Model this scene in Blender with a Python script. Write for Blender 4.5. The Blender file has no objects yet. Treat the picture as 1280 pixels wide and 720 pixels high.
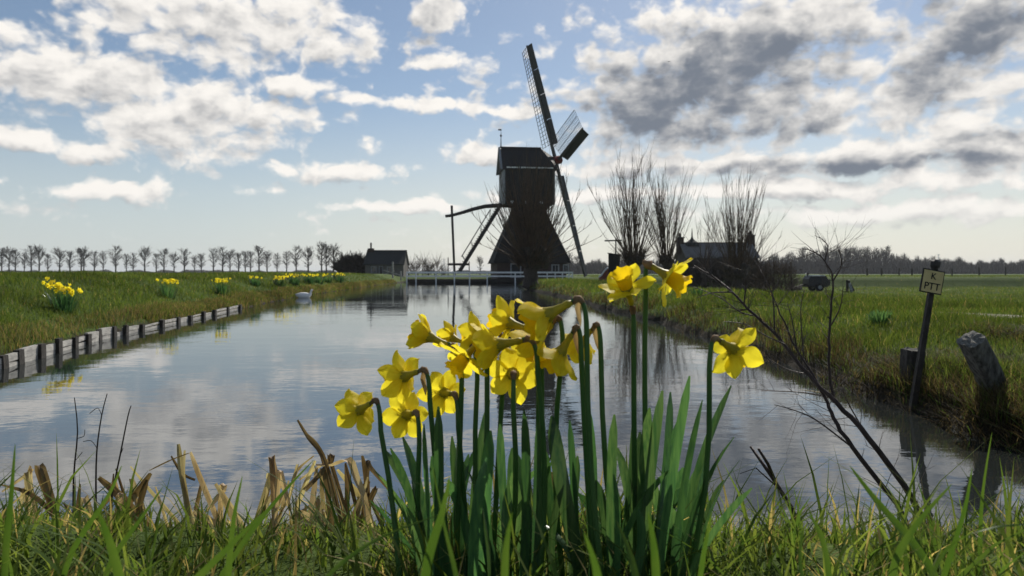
import bpy, math, random
import numpy as np
from mathutils import Vector, Matrix

random.seed(7)
rng = np.random.default_rng(7)
R = math.radians
SC = bpy.context.scene
COL = SC.collection

# ------------------------------------------------------------------ camera
F_PX, HOR, CAM_Z = 924.0, 342.0, 0.95
cam_data = bpy.data.cameras.new('camera')
cam = bpy.data.objects.new('camera', cam_data)
COL.objects.link(cam)
cam.location = (0, 0, CAM_Z)
cam.rotation_euler = (R(90), 0, 0)
cam_data.sensor_width = 36.0
cam_data.lens = 36.0 * F_PX / 1280.0
cam_data.shift_y = -(360.0 - HOR) / 1280.0
cam_data.clip_start = 0.02
cam_data.clip_end = 9000
cam_data.dof.use_dof = True
cam_data.dof.focus_distance = 1.9
cam_data.dof.aperture_fstop = 10.0
SC.camera = cam

# ------------------------------------------------------------------ sun and sky
SUN_EL, SUN_AZ = R(38), R(20)          # azimuth clockwise from +Y
sun_data = bpy.data.lights.new('sun', 'SUN')
sun_data.energy = 4.0
sun_data.angle = R(0.6)
sun_data.color = (1.0, 0.95, 0.86)
sun = bpy.data.objects.new('sun', sun_data)
COL.objects.link(sun)
sd = Vector((math.sin(SUN_AZ) * math.cos(SUN_EL), math.cos(SUN_AZ) * math.cos(SUN_EL), math.sin(SUN_EL)))
sun.rotation_euler = (-sd).to_track_quat('-Z', 'Y').to_euler()

SC.view_settings.view_transform = 'Standard'
SC.view_settings.look = 'None'
SC.view_settings.exposure = 0.3
SC.view_settings.gamma = 1.0
SC.view_settings.use_curve_mapping = False

world = bpy.data.worlds.new('World')
SC.world = world
world.use_nodes = True
WT = world.node_tree
WT.nodes.clear()


def N(tree, kind, **kw):
    n = tree.nodes.new(kind)
    for k, v in kw.items():
        setattr(n, k, v)
    return n


def MATH(tree, op, a, b=None, c=None, clamp=False):
    n = tree.nodes.new('ShaderNodeMath')
    n.operation = op
    n.use_clamp = clamp
    for i, v in enumerate((a, b, c)):
        if v is None:
            continue
        if isinstance(v, (int, float)):
            n.inputs[i].default_value = v
        else:
            tree.links.new(v, n.inputs[i])
    return n.outputs[0]


def SMOOTH(tree, val, lo, hi, to0=0.0, to1=1.0):
    n = tree.nodes.new('ShaderNodeMapRange')
    n.interpolation_type = 'SMOOTHSTEP'
    tree.links.new(val, n.inputs['Value'])
    for nm, v in (('From Min', lo), ('From Max', hi), ('To Min', to0), ('To Max', to1)):
        n.inputs[nm].default_value = v
    return n.outputs['Result']


def azel(px, py):
    x = (px - 640) / F_PX
    return math.atan(x), math.atan((HOR - py) / F_PX / math.hypot(1, x))


# clouds: centre and half size in degrees of azimuth and elevation, read off the photograph
CLOUDS = [  # px, py, rx, ry
    (285, 30, 165, 44), (420, 68, 60, 18), (80, 95, 135, 46), (215, 140, 115, 52), (310, 140, 82, 26),
    (225, 178, 90, 24), (25, 170, 50, 9), (155, 240, 66, 11), (418, 214, 76, 16), (112, 193, 34, 10),
    (545, 10, 42, 28), (563, 81, 50, 12), (372, 106, 38, 13), (600, 190, 44, 16),
    (520, 262, 80, 8), (600, 135, 200, 8), (905, 85, 190, 82), (800, 135, 85, 62), (970, 35, 160, 46),
    (1225, 40, 100, 50), (1165, 85, 50, 48), (1010, 140, 130, 28), (845, 165, 120, 22),
    (880, 205, 190, 16), (1080, 196, 150, 20), (1210, 150, 90, 24), (1240, 195, 110, 28), (1000, 236, 260, 14),
    (1150, 265, 220, 12), (1215, 112, 40, 14), (780, 245, 160, 10),
]
DARKS = [(890, 100, 180, 60), (800, 150, 90, 45), (970, 75, 100, 48), (1225, 35, 90, 46), (1165, 88, 42, 36), 
         (830, 130, 120, 30), (900, 165, 130, 14), (1000, 205, 170, 9), (1260, 170, 40, 12), (1120, 205, 120, 8)]

CG = bpy.data.node_groups.new('cloud_field', 'ShaderNodeTree')
CG.interface.new_socket('Vector', in_out='INPUT', socket_type='NodeSocketVector')
CG.interface.new_socket('Density', in_out='OUTPUT', socket_type='NodeSocketFloat')
CG.interface.new_socket('Dark', in_out='OUTPUT', socket_type='NodeSocketFloat')
gi, go = N(CG, 'NodeGroupInput'), N(CG, 'NodeGroupOutput')


def vmul(tree, v, s, add=(0, 0, 0)):
    n = N(tree, 'ShaderNodeVectorMath', operation='MULTIPLY_ADD')
    tree.links.new(v, n.inputs[0])
    n.inputs[1].default_value = s
    n.inputs[2].default_value = add
    return n.outputs[0]


def noise(tree, v, scale, detail=6, rough=0.55, lac=2.0, dist=0.0, color=False):
    n = N(tree, 'ShaderNodeTexNoise', noise_dimensions='2D' if tree in (CG, WT) else '3D')
    n.inputs['Scale'].default_value = scale
    n.inputs['Detail'].default_value = detail
    n.inputs['Roughness'].default_value = rough
    n.inputs['Lacunarity'].default_value = lac
    n.inputs['Distortion'].default_value = dist
    if v is not None:
        tree.links.new(v, n.inputs['Vector'])
    return n.outputs['Color' if color else 'Fac']


src = vmul(CG, gi.outputs[0], (1, 1.45, 1))
warp = noise(CG, src, 9.0, 4, 0.6, color=True)
wv = N(CG, 'ShaderNodeVectorMath', operation='MULTIPLY_ADD')
CG.links.new(warp, wv.inputs[0])
wv.inputs[1].default_value = (0.075, 0.036, 0)
CG.links.new(gi.outputs[0], wv.inputs[2])
wofs = N(CG, 'ShaderNodeVectorMath', operation='SUBTRACT')
CG.links.new(wv.outputs[0], wofs.inputs[0])
wofs.inputs[1].default_value = (0.0375, 0.018, 0)
P0 = wofs.outputs[0]


def nearest_blob(blobs):
    cur = None
    for px, py, rx, ry in blobs:
        a, e = azel(px, py)
        sx, sy = F_PX / rx * 1.0, F_PX / ry
        m = vmul(CG, P0, (sx, sy, 0), (-a * sx, -e * sy, 0))
        ln = N(CG, 'ShaderNodeVectorMath', operation='LENGTH')
        CG.links.new(m, ln.inputs[0])
        ln = ln.outputs['Value']
        if cur is None:
            cur = ln
        else:
            n = N(CG, 'ShaderNodeMath', operation='SMOOTH_MIN')
            CG.links.new(cur, n.inputs[0])
            CG.links.new(ln, n.inputs[1])
            n.inputs[2].default_value = 0.25
            cur = n.outputs[0]
    return cur


fine = noise(CG, src, 22.0, 6, 0.53)
big = noise(CG, vmul(CG, src, (1, 1.3, 1)), 6.0, 6, 0.55)
blob = MATH(CG, 'SUBTRACT', 1.0, nearest_blob(CLOUDS))
blob = MATH(CG, 'MAXIMUM', blob, -1.2)
# a scatter of further clouds everywhere in the sky dome
scat = MATH(CG, 'MULTIPLY_ADD', big, 3.2, -2.25)
both = MATH(CG, 'MAXIMUM', blob, MATH(CG, 'MINIMUM', scat, 0.5))
vor = N(CG, 'ShaderNodeTexVoronoi', feature='SMOOTH_F1', voronoi_dimensions='2D')
vor.inputs['Scale'].default_value = 24.0
vor.inputs['Detail'].default_value = 2.0
vor.normalize = True
vor.inputs['Roughness'].default_value = 0.55
vor.inputs['Smoothness'].default_value = 0.35
CG.links.new(vmul(CG, P0, (1, 1.35, 1)), vor.inputs['Vector'])
dens = MATH(CG, 'MULTIPLY_ADD', MATH(CG, 'SUBTRACT', fine, 0.5), 1.7, both)
dens = MATH(CG, 'MULTIPLY_ADD', MATH(CG, 'SUBTRACT', 0.30, vor.outputs['Distance']), 2.2, dens)
CG.links.new(dens, go.inputs['Density'])
dk = MATH(CG, 'SUBTRACT', 1.0, nearest_blob(DARKS))
dk = MATH(CG, 'MAXIMUM', dk, MATH(CG, 'MINIMUM', MATH(CG, 'SUBTRACT', scat, 0.15), 0.3))
dk = MATH(CG, 'MULTIPLY_ADD', MATH(CG, 'SUBTRACT', fine, 0.5), 1.6, dk)
CG.links.new(dk, go.inputs['Dark'])

tc = N(WT, 'ShaderNodeTexCoord')
sep = N(WT, 'ShaderNodeSeparateXYZ')
WT.links.new(tc.outputs['Generated'], sep.inputs[0])
AZ = MATH(WT, 'ARCTAN2', sep.outputs[0], sep.outputs[1])
EL = MATH(WT, 'ARCSINE', sep.outputs[2])
cmb = N(WT, 'ShaderNodeCombineXYZ')
WT.links.new(AZ, cmb.inputs[0])
WT.links.new(EL, cmb.inputs[1])
cmb.inputs[2].default_value = 3.7
shift = N(WT, 'ShaderNodeVectorMath', operation='ADD')
WT.links.new(cmb.outputs[0], shift.inputs[0])
shift.inputs[1].default_value = (0.006, 0.016, 0)
g1, g2 = N(WT, 'ShaderNodeGroup'), N(WT, 'ShaderNodeGroup')
g1.node_tree = g2.node_tree = CG
WT.links.new(cmb.outputs[0], g1.inputs[0])
WT.links.new(shift.outputs[0], g2.inputs[0])
alpha = SMOOTH(WT, g1.outputs['Density'], -0.32, 0.50)
alpha = MATH(WT, 'MULTIPLY', alpha, SMOOTH(WT, EL, 0.0, 0.10, 0.35, 1.0))
relief = MATH(WT, 'SUBTRACT', g1.outputs['Density'], g2.outputs['Density'])     # sunward side thinner: lit rim
puff = noise(WT, vmul(WT, cmb.outputs[0], (1, 2.0, 1)), 17.0, 5, 0.55)
shade = MATH(WT, 'MULTIPLY_ADD', relief, -0.46, MATH(WT, 'MULTIPLY', SMOOTH(WT, g1.outputs['Dark'], -0.6, 1.3), 0.80))
shade = MATH(WT, 'MULTIPLY_ADD', SMOOTH(WT, g1.outputs['Density'], 0.0, 1.2), 0.25, shade)
shade = MATH(WT, 'MULTIPLY_ADD', MATH(WT, 'SUBTRACT', puff, 0.5), 0.9, shade)
shade = MATH(WT, 'ADD', shade, 0.08)
shade = SMOOTH(WT, shade, -0.25, 1.15)

sky = N(WT, 'ShaderNodeTexSky', sky_type='NISHITA')
sky.sun_disc = False
sky.sun_elevation = SUN_EL
sky.sun_rotation = SUN_AZ
sky.altitude = 0
sky.air_density = 1.0
sky.dust_density = 0.3
sky.ozone_density = 2.0
ccol = N(WT, 'ShaderNodeMix', data_type='RGBA')
WT.links.new(shade, ccol.inputs['Factor'])
ccol.inputs['A'].default_value = (12.6, 12.1, 11.4, 1)
ccol.inputs['B'].default_value = (2.3, 2.65, 3.25, 1)
smix = N(WT, 'ShaderNodeMix', data_type='RGBA')
WT.links.new(alpha, smix.inputs['Factor'])
veil = N(WT, 'ShaderNodeMix', data_type='RGBA')        # moist air whitening the sky towards the horizon
WT.links.new(SMOOTH(WT, EL, 0.0, 0.26, 0.75, 0.05), veil.inputs['Factor'])
WT.links.new(sky.outputs[0], veil.inputs['A'])
sunward = N(WT, 'ShaderNodeVectorMath', operation='DOT_PRODUCT')
WT.links.new(tc.outputs['Generated'], sunward.inputs[0])
sunward.inputs[1].default_value = (math.sin(SUN_AZ), math.cos(SUN_AZ), 0)
glow = N(WT, 'ShaderNodeMix', data_type='RGBA')
WT.links.new(SMOOTH(WT, sunward.outputs['Value'], 0.70, 1.0), glow.inputs['Factor'])
glow.inputs['A'].default_value = (7.8, 8.5, 8.7, 1)
glow.inputs['B'].default_value = (10.0, 9.7, 8.7, 1)
WT.links.new(glow.outputs['Result'], veil.inputs['B'])
WT.links.new(veil.outputs['Result'], smix.inputs['A'])
WT.links.new(ccol.outputs['Result'], smix.inputs['B'])
bg = N(WT, 'ShaderNodeBackground')
bg.inputs['Strength'].default_value = 0.064
WT.links.new(smix.outputs['Result'], bg.inputs['Color'])
wo = N(WT, 'ShaderNodeOutputWorld')
WT.links.new(bg.outputs[0], wo.inputs['Surface'])
world.cycles.sampling_method = 'MANUAL'
world.cycles.sample_map_resolution = 512

SC.cycles.max_bounces = 6
SC.cycles.diffuse_bounces = 2
SC.cycles.glossy_bounces = 3
SC.cycles.transmission_bounces = 4
SC.cycles.transparent_max_bounces = 8
SC.cycles.volume_bounces = 0
SC.cycles.use_denoising = True


# ------------------------------------------------------------------ helpers
def at(px, py, d):
    """world point on the photograph's ray at distance d along the view"""
    return Vector(((px - 640) / F_PX * d, d, CAM_Z - (py - HOR) / F_PX * d))


def link(o, parent=None):
    COL.objects.link(o)
    if parent is not None:
        o.parent = parent
    return o


def tag(o, label=None, cat=None, group=None, kind=None):
    if label:
        o['label'] = label
    if cat:
        o['category'] = cat
    if group:
        o['group'] = group
    if kind:
        o['kind'] = kind
    return o


def empty(name, loc=(0, 0, 0), rz=0.0, label=None, cat=None, group=None):
    o = bpy.data.objects.new(name, None)
    o.empty_display_size = 0.1
    o.location = loc
    o.rotation_euler = (0, 0, rz)
    link(o)
    return tag(o, label, cat, group)


class MB:
    def __init__(self):
        self.v, self.f = [], []

    def add(self, vs, fs):
        b = len(self.v)
        self.v.extend([tuple(p) for p in vs])
        self.f.extend([tuple(i + b for i in f) for f in fs])
        return self

    def box(self, c, s, m=None):
        hx, hy, hz = s[0] / 2, s[1] / 2, s[2] / 2
        vs = [Vector((x * hx, y * hy, z * hz)) for z in (-1, 1) for y in (-1, 1) for x in (-1, 1)]
        if m is not None:
            vs = [m @ p for p in vs]
        c = Vector(c)
        return self.add([p + c for p in vs], [(0, 2, 3, 1), (4, 5, 7, 6), (0, 1, 5, 4), (2, 6, 7, 3), (0, 4, 6, 2), (1, 3, 7, 5)])

    def beam(self, p0, p1, w, h, up=(0, 0, 1), w1=None, h1=None):
        p0, p1 = Vector(p0), Vector(p1)
        d = (p1 - p0).normalized()
        u = Vector(up)
        s = d.cross(u)
        if s.length < 1e-4:
            s = d.cross(Vector((1, 0, 0)))
        s.normalize()
        t = s.cross(d)
        vs = []
        for p, a, b in ((p0, w, h), (p1, w1 or w, h1 or h)):
            for i, j in ((-1, -1), (1, -1), (1, 1), (-1, 1)):
                vs.append(p + s * (i * a / 2) + t * (j * b / 2))
        return self.add(vs, [(0, 3, 2, 1), (4, 5, 6, 7), (0, 1, 5, 4), (1, 2, 6, 5), (2, 3, 7, 6), (3, 0, 4, 7)])

    def tube(self, pts, rad, n=6, cap=True, squash=1.0):
        pts = [Vector(p) for p in pts]
        k = len(pts)
        if isinstance(rad, (int, float)):
            rad = [rad] * k
        vs, fs = [], []
        prev = None
        for i, p in enumerate(pts):
            d = (pts[min(i + 1, k - 1)] - pts[max(i - 1, 0)])
            d = d.normalized() if d.length > 1e-9 else Vector((0, 0, 1))
            ref = prev if prev is not None else (Vector((1, 0, 0)) if abs(d.x) < 0.9 else Vector((0, 1, 0)))
            s = (ref - d * ref.dot(d)).normalized()
            prev = s
            t = d.cross(s)
            for j in range(n):
                a = 2 * math.pi * j / n
                vs.append(p + s * (math.cos(a) * rad[i]) + t * (math.sin(a) * rad[i] * squash))
        for i in range(k - 1):
            for j in range(n):
                a, b = i * n + j, i * n + (j + 1) % n
                fs.append((a, b, b + n, a + n))
        if cap:
            fs.append(tuple(range(n - 1, -1, -1)))
            fs.append(tuple((k - 1) * n + j for j in range(n)))
        return self.add(vs, fs)

    def mesh(self, name, mat, smooth=False):
        me = bpy.data.meshes.new(name)
        me.from_pydata(self.v, [], self.f)
        if mat:
            me.materials.append(mat)
        if smooth:
            me.polygons.foreach_set('use_smooth', [True] * len(me.polygons))
        me.update()
        return me

    def build(self, name, mat, parent=None, smooth=False):
        return link(bpy.data.objects.new(name, self.mesh(name, mat, smooth)), parent)


def np_mesh(name, V, faces_tri=None, faces_quad=None, mat=None, col=None, smooth=False):
    """fast mesh from numpy arrays; col is a per vertex colour (N,3)"""
    me = bpy.data.meshes.new(name)
    me.vertices.add(len(V))
    me.vertices.foreach_set('co', np.asarray(V, np.float32).ravel())
    nt = 0 if faces_tri is None else len(faces_tri)
    nq = 0 if faces_quad is None else len(faces_quad)
    idx, start, tot = [], [], []
    if nq:
        idx.append(faces_quad.ravel())
        start.append(np.arange(nq) * 4)
        tot.append(np.full(nq, 4))
    if nt:
        idx.append(faces_tri.ravel())
        start.append(nq * 4 + np.arange(nt) * 3)
        tot.append(np.full(nt, 3))
    me.loops.add(nq * 4 + nt * 3)
    me.loops.foreach_set('vertex_index', np.concatenate(idx).astype(np.int32))
    me.polygons.add(nq + nt)
    me.polygons.foreach_set('loop_start', np.concatenate(start).astype(np.int32))
    me.polygons.foreach_set('loop_total', np.concatenate(tot).astype(np.int32))
    if smooth:
        me.polygons.foreach_set('use_smooth', np.ones(nq + nt, bool))
    if col is not None:
        a = me.color_attributes.new('tint', 'FLOAT_COLOR', 'POINT')
        c4 = np.ones((len(V), 4), np.float32)
        c4[:, :3] = col
        a.data.foreach_set('color', c4.ravel())
    if mat:
        me.materials.append(mat)
    me.update()
    me.validate()
    return me


# ------------------------------------------------------------------ materials
MATS = {}


def pmat(name, c1, c2=None, rough=0.8, scale=4.0, stretch=(1, 1, 1), bump=0.0, bscale=20.0, spec=0.3, detail=4):
    """principled material whose colour wanders between c1 and c2 with noise"""
    m = bpy.data.materials.new(name)
    m.use_nodes = True
    t = m.node_tree
    b = t.nodes['Principled BSDF']
    b.inputs['Roughness'].default_value = rough
    b.inputs['Specular IOR Level'].default_value = spec
    b.inputs['Base Color'].default_value = (*c1, 1)
    tcn = N(t, 'ShaderNodeTexCoord')
    v = vmul(t, tcn.outputs['Object'], stretch)
    if c2 is not None:
        f = SMOOTH(t, noise(t, v, scale, detail, 0.6), 0.3, 0.7)
        mx = N(t, 'ShaderNodeMix', data_type='RGBA')
        t.links.new(f, mx.inputs['Factor'])
        mx.inputs['A'].default_value = (*c1, 1)
        mx.inputs['B'].default_value = (*c2, 1)
        t.links.new(mx.outputs['Result'], b.inputs['Base Color'])
    if bump:
        bn = N(t, 'ShaderNodeBump')
        bn.inputs['Strength'].default_value = bump
        bn.inputs['Distance'].default_value = 0.02
        t.links.new(noise(t, v, bscale, 5, 0.6), bn.inputs['Height'])
        t.links.new(bn.outputs[0], b.inputs['Normal'])
    MATS[name] = m
    return m


def leafmat(name, c1, c2=None, trans=0.4, scale=30.0, stretch=(1, 1, 1), rough=0.5, spec=0.25, tint=False, tcol=None, vary=0.0):
    """thin leaf: principled front plus light coming through from behind"""
    m = bpy.data.materials.new(name)
    m.use_nodes = True
    t = m.node_tree
    b = t.nodes['Principled BSDF']
    b.inputs['Roughness'].default_value = rough
    b.inputs['Specular IOR Level'].default_value = spec
    out = [n for n in t.nodes if n.type == 'OUTPUT_MATERIAL'][0]
    tr = N(t, 'ShaderNodeBsdfTranslucent')
    if tint:
        cn = N(t, 'ShaderNodeVertexColor', layer_name='tint')
        colr = cn.outputs['Color']
    else:
        tcn = N(t, 'ShaderNodeTexCoord')
        mx = N(t, 'ShaderNodeMix', data_type='RGBA')
        t.links.new(SMOOTH(t, noise(t, vmul(t, tcn.outputs['Object'], stretch), scale, 3, 0.6), 0.3, 0.7), mx.inputs['Factor'])
        mx.inputs['A'].default_value = (*c1, 1)
        mx.inputs['B'].default_value = (*(c2 or c1), 1)
        colr = mx.outputs['Result']
    if vary:        # every leaf or petal a little different
        oi = N(t, 'ShaderNodeObjectInfo')
        hs = N(t, 'ShaderNodeHueSaturation')
        t.links.new(MATH(t, 'MULTIPLY_ADD', oi.outputs['Random'], -0.05 * vary, 0.5 + 0.02 * vary), hs.inputs['Hue'])
        t.links.new(MATH(t, 'MULTIPLY_ADD', MATH(t, 'FRACT', MATH(t, 'MULTIPLY', oi.outputs['Random'], 7.3)), 0.9 * vary, 1.0 - 0.4 * vary), hs.inputs['Value'])
        t.links.new(colr, hs.inputs['Color'])
        colr = hs.outputs['Color']
    t.links.new(colr, b.inputs['Base Color'])
    if tcol:
        tr.inputs['Color'].default_value = (*tcol, 1)
    else:
        g = N(t, 'ShaderNodeMix', data_type='RGBA', blend_type='MULTIPLY')
        g.inputs['Factor'].default_value = 1
        t.links.new(colr, g.inputs['A'])
        g.inputs['B'].default_value = (1.5, 1.5, 0.9, 1)
        t.links.new(g.outputs['Result'], tr.inputs['Color'])
    ms = N(t, 'ShaderNodeMixShader')
    ms.inputs['Fac'].default_value = trans
    t.links.new(b.outputs[0], ms.inputs[1])
    t.links.new(tr.outputs[0], ms.inputs[2])
    t.links.new(ms.outputs[0], out.inputs['Surface'])
    MATS[name] = m
    return m


pmat('tar_board', (0.010, 0.010, 0.010), (0.026, 0.024, 0.023), 0.75, 3.0, (6, 6, 0.6), 0.3, 14)
pmat('thatch', (0.012, 0.011, 0.010), (0.028, 0.024, 0.021), 0.9, 5.0, (4, 4, 0.8), 0.5, 18)
pmat('dark_brick', (0.035, 0.022, 0.018), (0.07, 0.045, 0.036), 0.85, 9.0, (1, 1, 2.5), 0.3, 20)
pmat('white_paint', (0.82, 0.82, 0.80), (0.68, 0.68, 0.66), 0.6, 6.0)
pmat('grey_paint', (0.30, 0.31, 0.32), (0.20, 0.21, 0.22), 0.6, 4.0, (1, 1, 4))
pmat('sail_wood', (0.06, 0.058, 0.055), (0.11, 0.105, 0.10), 0.7, 5.0, (3, 3, 1))
pmat('sail_board', (0.035, 0.036, 0.038), (0.06, 0.06, 0.06), 0.7, 4.0, (3, 3, 1))
pmat('red_paint', (0.20, 0.022, 0.018), (0.14, 0.018, 0.015), 0.6, 5.0)
pmat('iron', (0.02, 0.02, 0.02), (0.05, 0.04, 0.035), 0.6, 12.0)
pmat('glass_dark', (0.02, 0.025, 0.03), None, 0.08, spec=0.6)
pmat('bark', (0.035, 0.028, 0.022), (0.075, 0.06, 0.048), 0.9, 8.0, (2, 2, 0.6), 0.6, 14)
pmat('twig', (0.065, 0.043, 0.028), (0.11, 0.074, 0.046), 0.8, 3.0)
pmat('twig_dark', (0.03, 0.024, 0.019), (0.055, 0.042, 0.032), 0.85, 3.0)
pmat('shrub_bark', (0.035, 0.022, 0.018), (0.07, 0.045, 0.038), 0.6, 30.0, (1, 1, 1), 0.4, 80)
pmat('grey_timber', (0.22, 0.21, 0.195), (0.42, 0.40, 0.36), 0.85, 6.0, (1, 1, 5), 0.5, 25)
pmat('wet_post', (0.018, 0.015, 0.012), (0.05, 0.042, 0.034), 0.7, 8.0, (3, 3, 1), 0.5, 25)
pmat('old_pile', (0.035, 0.032, 0.028), (0.19, 0.18, 0.155), 0.95, 26.0, (1.3, 1.3, 0.4), 1.0, 40, detail=9)
pmat('lichen_top', (0.10, 0.095, 0.08), (0.27, 0.26, 0.23), 0.95, 60.0, bump=0.8, bscale=90)
pmat('sign_yellow', (0.62, 0.50, 0.24), (0.52, 0.42, 0.20), 0.5, 14.0)
pmat('sign_black', (0.012, 0.012, 0.012), None, 0.5)
pmat('roof_tile', (0.10, 0.095, 0.095), (0.19, 0.185, 0.18), 0.7, 10.0, (2, 1, 1), 0.4, 25)
pmat('dark_roof', (0.022, 0.023, 0.022), (0.045, 0.046, 0.042), 0.85, 6.0, (2, 1, 1), 0.5, 20)
pmat('plank_wall', (0.10, 0.09, 0.085), (0.17, 0.155, 0.145), 0.8, 3.0, (8, 1, 0.6))
pmat('dark_wall', (0.035, 0.03, 0.028), (0.06, 0.05, 0.045), 0.85, 3.0, (4, 1, 1))
pmat('tank_dark', (0.012, 0.013, 0.018), (0.025, 0.026, 0.032), 0.4, 5.0)
pmat('rubber', (0.015, 0.015, 0.015), None, 0.9)
pmat('plumage', (0.82, 0.81, 0.78), (0.70, 0.69, 0.66), 0.7, 20.0)
pmat('bill', (0.55, 0.2, 0.04), None, 0.5)
pmat('bird_dark', (0.02, 0.02, 0.022), None, 0.8)
pmat('pylon_steel', (0.28, 0.29, 0.31), None, 0.6)
pmat('path_gravel', (0.26, 0.23, 0.18), (0.36, 0.33, 0.27), 0.95, 20.0, bump=0.5, bscale=60)
pmat('mud', (0.03, 0.024, 0.016), (0.07, 0.055, 0.036), 0.7, 8.0, bump=0.6, bscale=30)
leafmat('grass_leaf', None, trans=0.5, tint=True, rough=0.6, spec=0.08)
leafmat('daff_leaf', (0.028, 0.078, 0.034), (0.065, 0.135, 0.050), 0.42, 260.0, (1, 1, 0.03), 0.32, 0.5, vary=1.0)
leafmat('daff_stem', (0.055, 0.13, 0.040), (0.085, 0.165, 0.050), 0.25, 25.0, (1, 1, 0.25), 0.4, 0.3)
leafmat('petal', (0.76, 0.56, 0.010), (0.90, 0.76, 0.05), 0.6, 320.0, (0.12, 1, 0.4), 0.55, 0.15, tcol=(0.98, 0.84, 0.04))
leafmat('trumpet', (0.82, 0.54, 0.008), (0.84, 0.60, 0.014), 0.5, 60.0, (1, 1, 1), 0.55, 0.15, tcol=(0.95, 0.68, 0.015))
leafmat('spathe', (0.20, 0.12, 0.07), (0.36, 0.25, 0.16), 0.35, 80.0, (1, 1, 0.3), 0.7, 0.1)
leafmat('flower_tube', (0.52, 0.40, 0.03), (0.30, 0.26, 0.035), 0.2, 60.0, (1, 1, 1), 0.5, 0.2)
leafmat('dead_reed', (0.28, 0.205, 0.12), (0.52, 0.43, 0.29), 0.3, 40.0, (1, 1, 0.2), 0.6, 0.2, vary=0.8)
leafmat('dead_reed_dark', (0.10, 0.065, 0.04), (0.22, 0.15, 0.085), 0.2, 40.0, (1, 1, 0.2), 0.7, 0.15)

# ------------------------------------------------------------------ terrain
_PERM = rng.random((256, 256))


def vnoise(x, y, s):
    x, y = np.asarray(x) * s + 31.7, np.asarray(y) * s + 77.1
    xi, yi = np.floor(x).astype(int), np.floor(y).astype(int)
    fx, fy = x - xi, y - yi
    fx, fy = fx * fx * (3 - 2 * fx), fy * fy * (3 - 2 * fy)
    g = lambda a, b: _PERM[a & 255, b & 255]
    return (g(xi, yi) * (1 - fx) + g(xi + 1, yi) * fx) * (1 - fy) + (g(xi, yi + 1) * (1 - fx) + g(xi + 1, yi + 1) * fx) * fy


def sstep(a, b, x):
    t = np.clip((np.asarray(x, float) - a) / (b - a), 0, 1)
    return t * t * (3 - 2 * t)


L_Y = np.array([-5, 3, 7.44, 10.6, 13.3, 20.9, 31, 62, 78, 82, 400])
L_X = np.array([-4.3, -4.7, -5.15, -5.95, -6.35, -7.5, -8.8, -11.2, -11.8, -12, -40])
R_Y = np.array([-5, 2.6, 3.4, 4.03, 4.93, 5.93, 7.3, 13.9, 33.8, 44, 55, 70, 82, 400])
R_X = np.array([3.0, 2.75, 2.76, 2.74, 2.72, 2.76, 2.88, 2.85, 1.75, 1.0, 0.5, 1.6, 3.5, 3.5])


def left_edge(y):
    return np.interp(y, L_Y, L_X) + (vnoise(y, 0 * y, 0.7) - 0.5) * 0.18 * sstep(15, 25, y)


def right_edge(y):
    return np.interp(y, R_Y, R_X) + (vnoise(y, 0 * y + 5, 0.9) - 0.5) * (0.12 + 0.38 * sstep(6, 9, y)) + (vnoise(y, 0 * y + 9, 3) - 0.5) * 0.18


def near_edge(x):
    return 2.30 + (vnoise(x, 0 * x + 13, 1.5) - 0.5) * 0.35 + 0.25 * sstep(1.2, 2.6, x)


def ground_h(x, y):
    x, y = np.asarray(x, float), np.asarray(y, float)
    dl, dr, dn, df = left_edge(y) - x, x - right_edge(y), near_edge(x) - y, y - 81.5
    hl = np.where(dl < 0, np.maximum(dl * 3.0, -0.7), np.interp(dl, [0, 0.05, 0.12, 1.9, 2.8, 9], [0, 0.02, 0.14, 0.80, 0.90, 0.86]))
    hr = np.where(dr < 0, np.maximum(dr * 1.2, -0.7), np.interp(dr, [0, 0.12, 0.5, 1.6, 3.0, 6], [0, 0.12, 0.24, 0.37, 0.41, 0.40]))
    hr = hr - 0.95 * sstep(3.8, 17, x) * sstep(5, 32, y + 0 * x) * (dr > 0)
    hr = hr + 1.25 * sstep(135, 165, y + 0.15 * x) * sstep(12, 40, x)
    hn = np.where(dn < 0, np.maximum(dn * 1.0, -0.7), np.interp(dn, [0, 0.15, 0.6, 1.15, 1.6], [0, 0.10, 0.34, 0.51, 0.53]))
    hf = np.interp(df, [-1, 0, 0.4, 3], [-0.7, 0, 0.5, 0.6])
    hl = hl + (vnoise(x, y, 0.35) - 0.5) * 0.10 * np.clip(dl, 0, 1)
    hr = hr + ((vnoise(x, y, 0.5) - 0.5) * 0.11 + (vnoise(x, y, 1.7) - 0.5) * 0.06) * np.clip(dr * 2, 0, 1)
    hn = hn + ((vnoise(x, y, 4) - 0.5) * 0.05) * np.clip(dn, 0, 1)
    return np.maximum(np.maximum(hl, hr), np.maximum(hn, hf))


def H(x, y):
    return float(ground_h(np.array([x]), np.array([y]))[0])


def hit(px, py, d0=1.5, d1=400.0):
    """first point of the terrain along a ray"""
    d = d0 * (d1 / d0) ** np.linspace(0, 1, 4000)
    x, z = (px - 640) / F_PX * d, CAM_Z - (py - HOR) / F_PX * d
    below = np.nonzero(ground_h(x, d) >= z)[0]
    i = below[0] if len(below) else len(d) - 1
    return Vector((x[i], d[i], max(ground_h(x[i:i + 1], d[i:i + 1])[0], 0)))


def axis(segs):
    out = []
    for a, b, st in segs:
        out.append(np.arange(a, b - 1e-6, st))
    return np.concatenate(out + [[segs[-1][1]]])


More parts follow.
